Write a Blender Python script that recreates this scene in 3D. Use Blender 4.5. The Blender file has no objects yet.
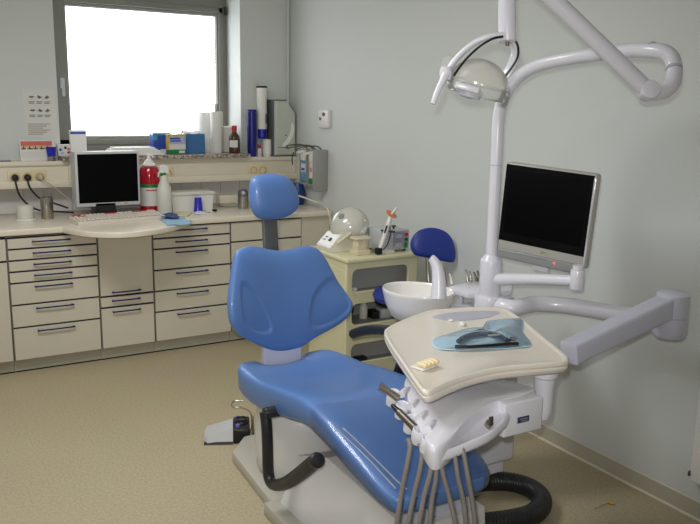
import bpy, bmesh, math, random
from mathutils import Vector, Matrix
from mathutils.geometry import tessellate_polygon
random.seed(7)
V = Vector
scene = bpy.context.scene
COL = scene.collection

# ------------------------------------------------------------------ camera
H = 1.62
F, PX, PY = 782.0, 350.0, 262.0
yaw, pitch, roll = math.radians(30.6), math.radians(11.45), math.radians(-1.0)
CF = V((math.sin(yaw)*math.cos(pitch), math.cos(yaw)*math.cos(pitch), -math.sin(pitch)))
_r = V((math.cos(yaw), -math.sin(yaw), 0)); _d = CF.cross(_r)
CR = math.cos(roll)*_r + math.sin(roll)*_d
CD = -math.sin(roll)*_r + math.cos(roll)*_d
CAM = V((0, 0, H))
cam = bpy.data.objects.new('camera', bpy.data.cameras.new('camera'))
COL.objects.link(cam)
cam.data.sensor_width = 36; cam.data.lens = F/700*36; cam.data.clip_start = 0.05
cam.matrix_world = Matrix(((CR.x, -CD.x, -CF.x, CAM.x), (CR.y, -CD.y, -CF.y, CAM.y), (CR.z, -CD.z, -CF.z, CAM.z), (0, 0, 0, 1)))
scene.camera = cam

def ray(x, y): return (x-PX)/F*CR + (y-PY)/F*CD + CF
def atX(x, y, X): r = ray(x, y); return CAM + r*(X/r.x)
def atY(x, y, Y): r = ray(x, y); return CAM + r*(Y/r.y)
def atZ(x, y, Z): r = ray(x, y); return CAM + r*((Z-H)/r.z)
def atD(x, y, d): return CAM + ray(x, y)*d
def atP(x, y, o, n): r = ray(x, y); return CAM + r*((o-CAM).dot(n)/r.dot(n))

# ------------------------------------------------------------------ materials
def lin(c):
    c = c/255.0
    return c/12.92 if c <= 0.04045 else ((c+0.055)/1.055)**2.4
def mat(name, rgb, rough=0.5, metal=0.0, noise=0.04, nscale=12.0, bump=0.0, coat=0.0, alpha=1.0, trans=0.0, spec=0.5, emit=0.0):
    m = bpy.data.materials.new(name); m.use_nodes = True
    nt = m.node_tree; b = nt.nodes['Principled BSDF']
    c = [lin(v) for v in rgb]
    if noise > 0:
        tc = nt.nodes.new('ShaderNodeTexCoord'); nz = nt.nodes.new('ShaderNodeTexNoise'); mx = nt.nodes.new('ShaderNodeMix')
        nz.inputs['Scale'].default_value = nscale; nz.inputs['Detail'].default_value = 3
        mx.data_type = 'RGBA'
        mx.inputs[6].default_value = [max(0, v*(1-noise)) for v in c]+[1]
        mx.inputs[7].default_value = [min(1, v*(1+noise)) for v in c]+[1]
        nt.links.new(tc.outputs['Object'], nz.inputs['Vector'])
        nt.links.new(nz.outputs['Fac'], mx.inputs[0])
        nt.links.new(mx.outputs[2], b.inputs['Base Color'])
        if bump > 0:
            bp = nt.nodes.new('ShaderNodeBump'); bp.inputs['Strength'].default_value = bump; bp.inputs['Distance'].default_value = 0.002
            nt.links.new(nz.outputs['Fac'], bp.inputs['Height']); nt.links.new(bp.outputs['Normal'], b.inputs['Normal'])
    else:
        b.inputs['Base Color'].default_value = c+[1]
    b.inputs['Roughness'].default_value = rough; b.inputs['Metallic'].default_value = metal
    b.inputs['Coat Weight'].default_value = coat; b.inputs['Coat Roughness'].default_value = 0.08
    b.inputs['Alpha'].default_value = alpha; b.inputs['Transmission Weight'].default_value = trans
    b.inputs['Specular IOR Level'].default_value = spec
    if emit > 0:
        b.inputs['Emission Color'].default_value = c+[1]; b.inputs['Emission Strength'].default_value = emit
    return m
M = {}
def defm(k, *a, **kw): M[k] = mat(k, *a, **kw)
defm('wall_paint', (207, 210, 206), 0.6, noise=0.015, nscale=3)
defm('ceiling_paint', (235, 235, 230), 0.9, noise=0.01)
defm('window_grey', (128, 128, 118), 0.5)
defm('white_paint', (225, 224, 216), 0.5, noise=0.02)
defm('cabinet', (206, 199, 180), 0.42, noise=0.015, nscale=5)
defm('cabinet_side', (128, 122, 110), 0.5, noise=0.02)
defm('cabinet_gap', (30, 30, 52), 0.6)
defm('plinth', (182, 176, 158), 0.5)
defm('worktop', (226, 217, 198), 0.3, noise=0.03, nscale=40, coat=0.2)
defm('trunking', (226, 217, 196), 0.45, noise=0.02)
defm('socket_cream', (222, 206, 160), 0.4)
defm('handle_blue', (16, 18, 84), 0.3, noise=0)
defm('tile', (206, 202, 198), 0.25, noise=0.02, nscale=6)
defm('black', (14, 14, 15), 0.45, noise=0.02)
defm('black_rubber', (30, 30, 32), 0.42, noise=0.05)
defm('black_gloss', (4, 4, 5), 0.3, noise=0, spec=0.15)
defm('screen', (2, 2, 3), 0.5, noise=0, spec=0.08)
defm('silver', (190, 190, 190), 0.4, metal=0.0, noise=0.02)
defm('monitor_silver', (168, 166, 158), 0.35, noise=0.01)
defm('silver_grey', (136, 136, 136), 0.4, metal=0.0, noise=0.02)
defm('steel', (170, 165, 155), 0.28, metal=0.9, noise=0.04, nscale=30)
defm('steel_dark', (110, 106, 98), 0.35, metal=0.8, noise=0.05)
defm('chair_blue', (88, 125, 184), 0.42, noise=0.03, nscale=6, coat=0.15)
defm('stool_blue', (34, 54, 140), 0.42, noise=0.03)
defm('chair_white', (212, 210, 207), 0.4, noise=0.02)
defm('chair_plate', (176, 172, 158), 0.5, noise=0.03)
defm('chair_lavender', (200, 200, 214), 0.35, noise=0.02)
defm('stem_grey', (100, 100, 102), 0.4, metal=0.3)
defm('unit_white', (221, 220, 227), 0.28, noise=0.015, coat=0.3)
defm('unit_grey', (186, 186, 199), 0.35, noise=0.02)
defm('tray_beige', (228, 220, 206), 0.3, noise=0.02, coat=0.3)
defm('hose_grey', (128, 122, 116), 0.5, noise=0.04)
defm('ceramic', (232, 228, 222), 0.12, noise=0.01, coat=0.5)
defm('cart_cream', (214, 208, 170), 0.42, noise=0.02, nscale=5)
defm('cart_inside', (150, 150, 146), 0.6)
defm('machine_white', (228, 224, 208), 0.35, noise=0.02)
defm('beige_plastic', (214, 204, 174), 0.5)
defm('box_grey', (196, 198, 200), 0.35, metal=0.2)
defm('orange', (214, 120, 70), 0.3)
defm('green', (20, 120, 60), 0.4)
defm('dark_green', (14, 70, 40), 0.4)
defm('red', (190, 20, 36), 0.3)
defm('red_liquid', (172, 12, 36), 0.12, noise=0.05, coat=0.5)
defm('label_white', (214, 212, 206), 0.55)
defm('paper', (232, 230, 224), 0.7, noise=0.02)
defm('paper_wall', (214, 213, 206), 0.75, noise=0.01)
defm('print_grey', (128, 128, 124), 0.8)
defm('print_brown', (160, 140, 132), 0.8)
defm('plastic_milky', (214, 212, 200), 0.35, noise=0.03)
defm('cup_blue', (38, 40, 176), 0.25, noise=0.03)
defm('stack_blue', (24, 28, 120), 0.25, noise=0.03)
defm('box_blue', (60, 110, 160), 0.5, noise=0.08)
defm('box_cobalt', (40, 70, 160), 0.5, noise=0.1)
defm('box_yellow', (206, 176, 60), 0.5)
defm('box_lilac', (170, 176, 206), 0.5)
defm('cloth_blue', (150, 190, 214), 0.85, noise=0.06, nscale=60)
defm('cloth_navy', (52, 78, 130), 0.8, noise=0.1, nscale=40)
defm('pad_yellow', (214, 200, 150), 0.7)
defm('amber_glass', (70, 36, 14), 0.12, noise=0.05, coat=0.5)
defm('white_plastic', (228, 226, 218), 0.3, noise=0.015)
defm('dispenser_grey', (150, 152, 144), 0.3, noise=0.03)
defm('dispenser_shell', (186, 190, 178), 0.2, noise=0.03, coat=0.4)
defm('dispenser_dark', (92, 94, 96), 0.4)
defm('housing_grey', (150, 150, 146), 0.4, noise=0.02)
defm('sky_liquid', (70, 150, 190), 0.2, noise=0.04, coat=0.4)
defm('pink', (206, 130, 170), 0.5, noise=0.1)
defm('navy_bag', (22, 58, 120), 0.35, noise=0.25, nscale=30)
defm('keycaps', (212, 202, 188), 0.5)
defm('purple', (120, 100, 190), 0.4)
defm('plug_cream', (190, 176, 148), 0.5)
defm('cable_cream', (222, 214, 192), 0.45)
defm('led_red', (255, 70, 60), 0.4, noise=0, emit=2.0)
defm('gold', (190, 170, 110), 0.4, metal=0.5)
defm('photo_red', (200, 96, 84), 0.5, noise=0.1)
defm('photo_skin', (206, 170, 120), 0.5, noise=0.25, nscale=60)
defm('leaf', (206, 170, 40), 0.6)
defm('twig', (110, 96, 60), 0.7)
defm('tooth', (232, 214, 170), 0.4, noise=0.08, nscale=50)
defm('navy_metal', (70, 82, 104), 0.25, metal=0.4)
defm('badge_blue', (44, 46, 92), 0.3)
defm('silver_bright', (220, 220, 224), 0.2, metal=0.6)
defm('shelf_dark', (60, 60, 58), 0.6)
defm('pouch_blue', (200, 232, 250), 0.25, noise=0.08, nscale=40)

def floor_mat():
    m = bpy.data.materials.new('speckled_linoleum'); m.use_nodes = True
    nt = m.node_tree; b = nt.nodes['Principled BSDF']
    tc = nt.nodes.new('ShaderNodeTexCoord')
    n1 = nt.nodes.new('ShaderNodeTexNoise'); n1.inputs['Scale'].default_value = 90; n1.inputs['Detail'].default_value = 4
    n2 = nt.nodes.new('ShaderNodeTexNoise'); n2.inputs['Scale'].default_value = 2.0
    r = nt.nodes.new('ShaderNodeValToRGB')
    r.color_ramp.elements[0].position = 0.35; r.color_ramp.elements[0].color = (lin(172), lin(159), lin(128), 1)
    r.color_ramp.elements[1].position = 0.65; r.color_ramp.elements[1].color = (lin(190), lin(177), lin(146), 1)
    mx = nt.nodes.new('ShaderNodeMix'); mx.data_type = 'RGBA'; mx.blend_type = 'MULTIPLY'; mx.inputs[0].default_value = 0.12
    nt.links.new(tc.outputs['Object'], n1.inputs['Vector']); nt.links.new(tc.outputs['Object'], n2.inputs['Vector'])
    nt.links.new(n1.outputs['Fac'], r.inputs['Fac']); nt.links.new(r.outputs['Color'], mx.inputs[6]); nt.links.new(n2.outputs['Color'], mx.inputs[7])
    nt.links.new(mx.outputs[2], b.inputs['Base Color'])
    b.inputs['Roughness'].default_value = 0.55; b.inputs['Specular IOR Level'].default_value = 0.3
    return m
M['floor'] = floor_mat()
def granite_mat():
    m = bpy.data.materials.new('speckled_granite'); m.use_nodes = True
    nt = m.node_tree; b = nt.nodes['Principled BSDF']
    tc = nt.nodes.new('ShaderNodeTexCoord'); n1 = nt.nodes.new('ShaderNodeTexNoise'); n1.inputs['Scale'].default_value = 70; n1.inputs['Detail'].default_value = 6
    r = nt.nodes.new('ShaderNodeValToRGB')
    r.color_ramp.elements[0].position = 0.42; r.color_ramp.elements[0].color = (lin(108), lin(100), lin(92), 1)
    r.color_ramp.elements[1].position = 0.58; r.color_ramp.elements[1].color = (lin(196), lin(184), lin(166), 1)
    nt.links.new(tc.outputs['Object'], n1.inputs['Vector']); nt.links.new(n1.outputs['Fac'], r.inputs['Fac']); nt.links.new(r.outputs['Color'], b.inputs['Base Color'])
    b.inputs['Roughness'].default_value = 0.3
    return m
M['granite'] = granite_mat()
def clear_mat(name, rgb, mixf, rough=0.05, glossy=0.12):
    m = bpy.data.materials.new(name); m.use_nodes = True
    nt = m.node_tree; nt.nodes.clear()
    o = nt.nodes.new('ShaderNodeOutputMaterial'); tr = nt.nodes.new('ShaderNodeBsdfTransparent'); d = nt.nodes.new('ShaderNodeBsdfPrincipled')
    d.inputs['Base Color'].default_value = [lin(v) for v in rgb]+[1]; d.inputs['Roughness'].default_value = rough; d.inputs['Coat Weight'].default_value = 0.5
    mx = nt.nodes.new('ShaderNodeMixShader'); mx.inputs[0].default_value = mixf
    lw = nt.nodes.new('ShaderNodeLayerWeight'); lw.inputs[0].default_value = 0.3
    gl = nt.nodes.new('ShaderNodeBsdfGlossy'); gl.inputs['Roughness'].default_value = rough
    ml = nt.nodes.new('ShaderNodeMath'); ml.operation = 'MULTIPLY'; ml.inputs[1].default_value = glossy
    ad = nt.nodes.new('ShaderNodeMixShader')
    nt.links.new(tr.outputs[0], mx.inputs[1]); nt.links.new(d.outputs[0], mx.inputs[2])
    nt.links.new(lw.outputs['Fresnel'], ml.inputs[0]); nt.links.new(ml.outputs[0], ad.inputs[0])
    nt.links.new(mx.outputs[0], ad.inputs[1]); nt.links.new(gl.outputs[0], ad.inputs[2])
    nt.links.new(ad.outputs[0], o.inputs['Surface'])
    return m
M['clear_plastic'] = clear_mat('clear_plastic', (225, 228, 222), 0.22, 0.08, 0.8)
M['smoky_plastic'] = clear_mat('smoky_plastic', (226, 224, 212), 0.42, 0.15, 0.6)
M['cover_film'] = clear_mat('cover_film', (150, 176, 214), 0.04, 0.12, 0.5)
M['film_glint'] = clear_mat('film_glint', (226, 234, 244), 0.35, 0.06, 1.5)  # pale tint and extra gloss stand in for the film's bright reflections
M['pouch_film'] = clear_mat('pouch_film', (205, 228, 244), 0.06, 0.12, 0.8)
M['window_glass'] = clear_mat('window_glass', (230, 240, 240), 0.03, 0.02, 0.6)
M['dome'] = clear_mat('dome', (222, 220, 206), 0.75, 0.12, 0.8)
def blind_mat():
    m = bpy.data.materials.new('blind_fabric'); m.use_nodes = True
    nt = m.node_tree; nt.nodes.clear()
    o = nt.nodes.new('ShaderNodeOutputMaterial'); t = nt.nodes.new('ShaderNodeBsdfTranslucent'); d = nt.nodes.new('ShaderNodeBsdfDiffuse'); a = nt.nodes.new('ShaderNodeMixShader')
    t.inputs[0].default_value = (0.92, 0.94, 0.97, 1); d.inputs[0].default_value = (0.85, 0.85, 0.85, 1); a.inputs[0].default_value = 0.3
    e = nt.nodes.new('ShaderNodeEmission'); e.inputs[0].default_value = (.93, .96, 1, 1); e.inputs[1].default_value = 2.0; ad = nt.nodes.new('ShaderNodeAddShader')
    nt.links.new(t.outputs[0], a.inputs[1]); nt.links.new(d.outputs[0], a.inputs[2]); nt.links.new(a.outputs[0], ad.inputs[0]); nt.links.new(e.outputs[0], ad.inputs[1]); nt.links.new(ad.outputs[0], o.inputs['Surface'])
    return m
M['blind'] = blind_mat()

# ------------------------------------------------------------------ mesh helpers
def catmull(pts, sub=6, closed=False):
    P = [V(p) for p in pts]; n = len(P); out = []
    rng = range(n) if closed else range(n-1)
    for i in rng:
        if closed: a, b, c, d = P[i-1], P[i], P[(i+1) % n], P[(i+2) % n]
        else: a, b, c, d = P[max(i-1, 0)], P[i], P[i+1], P[min(i+2, n-1)]
        for k in range(sub):
            t = k/sub
            out.append(0.5*((2*b)+(-a+c)*t+(2*a-5*b+4*c-d)*t*t+(-a+3*b-3*c+d)*t**3))
    if not closed: out.append(P[-1])
    return out
class MB:
    def __init__(s): s.bm = bmesh.new()
    def absorb(s, b):
        me = bpy.data.meshes.new('t'); b.to_mesh(me); b.free(); s.bm.from_mesh(me); bpy.data.meshes.remove(me); return s
    def box(s, x0, x1, y0, y1, z0, z1, bev=0.0, seg=2):
        return s.obox(V(((x0+x1)/2, (y0+y1)/2, (z0+z1)/2)), (V((1, 0, 0)), V((0, 1, 0)), V((0, 0, 1))), (abs(x1-x0), abs(y1-y0), abs(z1-z0)), bev, seg)
    def obox(s, c, ax, size, bev=0.0, seg=2):
        b = bmesh.new(); c = V(c)
        bmesh.ops.create_cube(b, size=1.0)
        for v in b.verts: v.co = c + ax[0]*(v.co.x*size[0]) + ax[1]*(v.co.y*size[1]) + ax[2]*(v.co.z*size[2])
        bmesh.ops.recalc_face_normals(b, faces=b.faces)
        if bev > 0: bmesh.ops.bevel(b, geom=list(b.edges), offset=bev, segments=seg, affect='EDGES', profile=0.5, clamp_overlap=True)
        return s.absorb(b)
    def loft(s, rings, cap=True, closed=True):
        b = bmesh.new(); R = [[b.verts.new(p) for p in r] for r in rings]
        n = len(R[0])
        for i in range(len(R)-1):
            for j in range(n if closed else n-1):
                k = (j+1) % n
                b.faces.new((R[i][j], R[i][k], R[i+1][k], R[i+1][j]))
        if cap and closed:
            b.faces.new(list(reversed(R[0]))); b.faces.new(R[-1])
        bmesh.ops.remove_doubles(b, verts=b.verts, dist=1e-6)
        bmesh.ops.recalc_face_normals(b, faces=b.faces)
        return s.absorb(b)
    def tube(s, pts, r, n=12, sub=6, cap=True, flat=1.0):
        P = catmull(pts, sub) if sub > 1 and len(pts) > 2 else [V(p) for p in pts]
        N = len(P); rings = []; up = None
        for i, p in enumerate(P):
            t = (P[min(i+1, N-1)]-P[max(i-1, 0)]).normalized()
            if up is None:
                up = t.cross(V((0, 0, 1)))
                if up.length < 0.1: up = t.cross(V((1, 0, 0)))
                up.normalize()
            else:
                up = (up - t*up.dot(t)).normalized()
            w = t.cross(up)
            if callable(r): rr = r(i/(N-1))
            else: rr = r
            rings.append([p + (up*math.cos(2*math.pi*k/n) + w*math.sin(2*math.pi*k/n)*flat)*rr for k in range(n)])
        return s.loft(rings, cap)
    def cyl(s, p0, p1, r0, r1=None, n=24, bev=0.0):
        p0, p1 = V(p0), V(p1); r1 = r0 if r1 is None else r1
        t = (p1-p0).normalized(); u = t.cross(V((0, 0, 1)))
        if u.length < 0.1: u = t.cross(V((1, 0, 0)))
        u.normalize(); w = t.cross(u); L = (p1-p0).length
        prof = [(0, r0), (L, r1)]
        if bev > 0:
            prof = [(0, r0-bev), (bev*0.3, r0-bev*0.3), (bev, r0), (L-bev, r1), (L-bev*0.3, r1-bev*0.3), (L, r1-bev)]
        return s.loft([[p0+t*h+(u*math.cos(2*math.pi*k/n)+w*math.sin(2*math.pi*k/n))*r for k in range(n)] for h, r in prof])
    def lathe(s, prof, c, n=32, ax=None, sx=1.0, sy=1.0, cap=False):
        c = V(c); A = ax or (V((1, 0, 0)), V((0, 1, 0)), V((0, 0, 1)))
        rings = [[c + A[0]*(max(r, 1e-5)*sx*math.cos(2*math.pi*k/n)) + A[1]*(max(r, 1e-5)*sy*math.sin(2*math.pi*k/n)) + A[2]*z for k in range(n)] for r, z in prof]
        return s.loft(rings, cap)
    def prism(s, poly, vec, bev=0.0, seg=2, holes=()):
        b = bmesh.new(); vec = V(vec)
        if not holes:
            f = b.faces.new([b.verts.new(V(p)) for p in poly])
        else:
            loops = [[V(p) for p in poly]]+[[V(p) for p in h] for h in holes]
            flat = [b.verts.new(p) for l in loops for p in l]
            for t in tessellate_polygon(loops):
                try: b.faces.new([flat[i] for i in t])
                except ValueError: pass
        g = bmesh.ops.extrude_face_region(b, geom=list(b.faces))
        bmesh.ops.translate(b, vec=vec, verts=[e for e in g['geom'] if isinstance(e, bmesh.types.BMVert)])
        bmesh.ops.recalc_face_normals(b, faces=b.faces)
        if bev > 0:
            ed = [e for e in b.edges if len(e.link_faces) == 2 and e.calc_face_angle(0) > 0.6]
            bmesh.ops.bevel(b, geom=ed, offset=bev, segments=seg, affect='EDGES', profile=0.5, clamp_overlap=True)
        return s.absorb(b)
    def grid(s, f, nu, nv):
        b = bmesh.new(); G = [[b.verts.new(f(i/nu, j/nv)) for j in range(nv+1)] for i in range(nu+1)]
        for i in range(nu):
            for j in range(nv): b.faces.new((G[i][j], G[i+1][j], G[i+1][j+1], G[i][j+1]))
        return s.absorb(b)
    def sheet(s, f, nu, nv, th):
        """a thin cloth or paper with a real thickness"""
        b = bmesh.new()
        T = [[b.verts.new(V(f(i/nu, j/nv))+V((0, 0, th))) for j in range(nv+1)] for i in range(nu+1)]
        B = [[b.verts.new(V(f(i/nu, j/nv))) for j in range(nv+1)] for i in range(nu+1)]
        for i in range(nu):
            for j in range(nv):
                b.faces.new((T[i][j], T[i+1][j], T[i+1][j+1], T[i][j+1])); b.faces.new((B[i][j], B[i][j+1], B[i+1][j+1], B[i+1][j]))
        for i in range(nu):
            b.faces.new((T[i][0], B[i][0], B[i+1][0], T[i+1][0])); b.faces.new((T[i][nv], T[i+1][nv], B[i+1][nv], B[i][nv]))
        for j in range(nv):
            b.faces.new((T[0][j], T[0][j+1], B[0][j+1], B[0][j])); b.faces.new((T[nu][j], B[nu][j], B[nu][j+1], T[nu][j+1]))
        bmesh.ops.recalc_face_normals(b, faces=b.faces)
        return s.absorb(b)
    def build(s, name, m, parent=None, loc=None, ang=38):
        me = bpy.data.meshes.new(name)
        if parent is not None: o0 = ORG[parent.name]
        else:
            if loc is None:
                xs = [v.co for v in s.bm.verts]
                loc = V(((min(v.x for v in xs)+max(v.x for v in xs))/2, (min(v.y for v in xs)+max(v.y for v in xs))/2, min(v.z for v in xs)))
            o0 = V(loc)
        bmesh.ops.translate(s.bm, vec=-o0, verts=s.bm.verts)
        s.bm.to_mesh(me); s.bm.free()
        for p in me.polygons: p.use_smooth = True
        me.set_sharp_from_angle(angle=math.radians(ang))
        me.materials.append(M[m] if isinstance(m, str) else m)
        o = bpy.data.objects.new(name, me); COL.objects.link(o)
        if parent is not None: o.parent = parent
        else: o.location = o0
        ORG[o.name] = o0
        return o
ORG = {}
def tag(o, label, cat, group=None):
    o['label'] = label; o['category'] = cat
    if group: o['group'] = group
    return o
def thing(name, loc, label, cat, group=None):
    o = bpy.data.objects.new(name, None); COL.objects.link(o); o.location = loc; o.empty_display_size = 0.05
    ORG[o.name] = V(loc)
    return tag(o, label, cat, group)
def struct(o): o['kind'] = 'structure'; return o
def pl(o, label): o['label'] = label; return o
AX = (V((1, 0, 0)), V((0, 1, 0)), V((0, 0, 1)))

# ------------------------------------------------------------------ the room
XR, YB, XL, YF, ZC = 2.69, 5.50, -1.70, -1.40, 2.75
struct(MB().box(XL-.2, XR+.2, YF-.2, YB+.5, -0.1, 0.0).build('floor', 'floor'))
struct(MB().box(XL-.2, XR+.2, YF-.2, YB+.5, ZC, ZC+0.1).build('ceiling', 'ceiling_paint'))
struct(MB().box(XR, XR+.2, YF-.2, YB+.5, 0, ZC).build('wall_right', 'wall_paint'))
struct(MB().box(XL-.2, XL, YF-.2, YB+.5, 0, ZC).build('wall_left', 'wall_paint'))
struct(MB().box(XL, XR, YF-.2, YF, 0, ZC).build('wall_front', 'wall_paint'))
WX0, WX1, WZ0, WZ1 = 1.0, 2.29, 1.22, 2.42
struct(MB().prism([(XL, YB, 0), (XR, YB, 0), (XR, YB, ZC), (XL, YB, ZC)], (0, 0.45, 0), holes=[[(WX0, YB, WZ0), (WX1, YB, WZ0), (WX1, YB, WZ1), (WX0, YB, WZ1)]]).build('wall_back', 'wall_paint'))
# tiled splashback under the trunking
b = MB()
for i in range(28):
    x = -1.68 + i*0.152
    b.box(x, min(x+0.1495, XR-.002), YB-0.008, YB-0.0005, 0.876, 1.049, 0.001, 1)
struct(b.build('trim_1', 'tile'))
struct(MB().cyl((XR-.022, YB-.022, 0.0), (XR-.022, YB-.022, ZC), 0.007, n=12).build('trim_2', 'wall_paint'))
# skirting on the right wall: a flat cove with a lighter lip at foot and top
b = MB(); b.box(XR-.006, XR, YF, 4.86, 0.0, 0.078, 0.001, 1)
bb = struct(b.build('baseboard_right', 'plinth'))
struct(MB().box(XR-.013, XR-.004, YF, 4.86, 0.0, 0.011, 0.003, 2).box(XR-.009, XR-.004, YF, 4.86, 0.077, 0.083, 0.002, 2).build('baseboard_edge', 'trunking', bb))
struct(MB().box(XL, XL+.012, YF, YB, 0, 0.08, 0.002, 1).build('baseboard_left', 'plinth'))
# door leaf at the near end of the right wall
d0 = atX(689.6, 480, XR-.03)
dr = struct(MB().box(XR-.035, XR-.001, d0.y-0.86, d0.y, d0.z, 2.1, 0.003, 1).build('door_1', 'white_paint'))
struct(MB().box(XR-.043, XR-.03, d0.y-0.004, d0.y+0.004, d0.z+0.02, d0.z+0.042, 0.002, 1).box(XR-.05, XR-.03, d0.y-0.004, d0.y+0.012, 1.75, 1.81, 0.002, 1).build('door_hinge', 'steel_dark', dr))

# window
YW = 5.76
k = YW/5.5
ix0 = atY(68.5, 70, YW).x; ix1 = atY(216.5, 30, YW).x; iz1 = atY(140, 9, YW).z; iz0 = atY(140, 137, YW).z
w = struct(MB().prism([(WX0, YW, WZ0+.03), (WX1, YW, WZ0+.03), (WX1, YW, WZ1), (WX0, YW, WZ1)], (0, 0.09, 0), 0.004, 1, holes=[[(ix0, YW, iz0), (ix1, YW, iz0), (ix1, YW, iz1), (ix0, YW, iz1)]]).build('window_1', 'window_grey'))
b = MB()   # sash lip inside the frame
for (x0, x1, z0, z1) in ((WX0+.03, ix0-.012, iz0-.05, iz1+.05), (ix1+.012, WX1-.035, iz0-.05, iz1+.05), (WX0+.03, WX1-.035, iz1+.012, iz1+.05), (WX0+.03, WX1-.035, iz0-.05, iz0-.012)):
    b.box(x0, x1, YW-.014, YW+.01, z0, z1, 0.004, 2)
struct(b.build('window_sash', 'window_grey', w))
p = atY(62, 83, YW-.02)
struct(MB().box(p.x-.012, p.x+.012, YW-.03, YW-.012, p.z-.035, p.z+.035, 0.004, 2).cyl((p.x, YW-.02, p.z+.02), (p.x, YW-.06, p.z+.02), 0.008, n=12).box(p.x-.009, p.x+.009, YW-.07, YW-.055, p.z-.09, p.z+.03, 0.004, 2).build('window_handle', 'silver', w))
struct(MB().box(ix0-.02, ix1+.02, YW+.06, YW+.068, iz0-.02, iz1+.02).build('window_pane', 'window_glass', w))
struct(MB().box(WX0-.02, WX1+0.0, 5.325, YB, 1.222, 1.25, 0.002, 1).box(WX0+.002, WX1-.002, YB-.01, YW-.001, 1.222, 1.25, 0.001, 1).build('window_sill', 'granite', w))
struct(MB().cyl((WX1-.02, YW-.03, WZ1-.17), (WX1-.02, YW-.03, WZ1-.11), 0.012, n=12).build('window_hinge', 'black', w))
# pleated blind
n = 38; rows = []
for i in range(n*2+1):
    z = iz1-.012 - (iz1-iz0-.02)*i/(n*2)
    yy = YW+.028 + (0.007 if i % 2 else 0.0)
    rows.append((z, yy))
b = MB()
rings = []
bx0, bx1 = ix0+.004, ix1-.004
b.grid(lambda u, v: V((bx0+(bx1-bx0)*v, rows[round(u*(len(rows)-1))][1], rows[round(u*(len(rows)-1))][0])), len(rows)-1, 2)
bl = thing('window_blind', ((ix0+ix1)/2, YW+.03, iz0), 'white pleated blind drawn down over the whole window, glowing with daylight', 'blind')
b.build('blind_fabric', 'blind', bl, ang=10)
MB().box(ix0+.002, ix1-.002, YW+.02, YW+.05, iz1-.014, iz1-.001, 0.003, 1).build('head_rail', 'silver', bl)
MB().box(ix0+.002, ix1-.002, YW+.02, YW+.042, iz0+.001, iz0+.012, 0.003, 1).build('bottom_rail', 'white_paint', bl)

# trunking along the back wall
TZ = 1.2205
tr = thing('cable_trunking', (0.6, 5.43, 1.05), 'long cream cable trunking on the back wall below the granite sill', 'trunking')
MB().box(XL+.01, XR-.002, 5.385, YB-.0005, 1.052, TZ, 0.004, 2).build('trunking_body', 'trunking', tr)
MB().box(XL+.01, XR-.002, 5.355, 5.386, 1.050, 1.098, 0.006, 2).build('lower_channel', 'trunking', tr)
MB().box(XL+.01, XR-.002, 5.372, 5.386, 1.192, TZ, 0.004, 2).build('upper_lip', 'trunking', tr)
jx = atY(71, 180, 5.36).x
MB().box(jx-.012, jx+.012, 5.350, 5.388, 1.049, 1.193, 0.003, 1).build('joint_cover', 'trunking', tr)
def socket_plate(lab, pxs, ys, name):
    c = [atY(x, ys, 5.384) for x in pxs]
    x0, x1 = c[0].x-.042, c[-1].x+.042; z = sum(p.z for p in c)/len(c)
    t = thing(name, ((x0+x1)/2, 5.384, z-.042), lab, 'socket')
    MB().box(x0, x1, 5.374, 5.3848, z-.042, z+.042, 0.004, 2).build('plate', 'socket_cream', t)
    for p in c:
        s = MB().lathe([(0.027, 0), (0.030, 0.004), (0.027, 0.006), (0.0215, 0.006), (0.020, -0.004), (0.0, -0.004)], (p.x, 5.374, z), 28, (V((1, 0, 0)), V((0, 0, 1)), V((0, -1, 0)))).build('socket', 'plug_cream', t)
        MB().cyl((p.x-.0095, 5.3785, z), (p.x-.0095, 5.376, z), 0.003, n=8).cyl((p.x+.0095, 5.3785, z), (p.x+.0095, 5.376, z), 0.003, n=8).build('pin_hole', 'black', s)
    return [V((p.x, 5.374, z)) for p in c]
S3 = socket_plate('cream triple wall socket behind the desk screen with three plugs in it', (14.5, 27, 39.5), 177, 'wall_socket')
S2 = socket_plate('cream socket plate on the trunking behind the blue headrest', (253, 262), 170, 'wall_socket')
socket_plate('cream socket plate half hidden behind the red bottle and spray bottle', (160, 167.5), 174, 'wall_socket')

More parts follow.
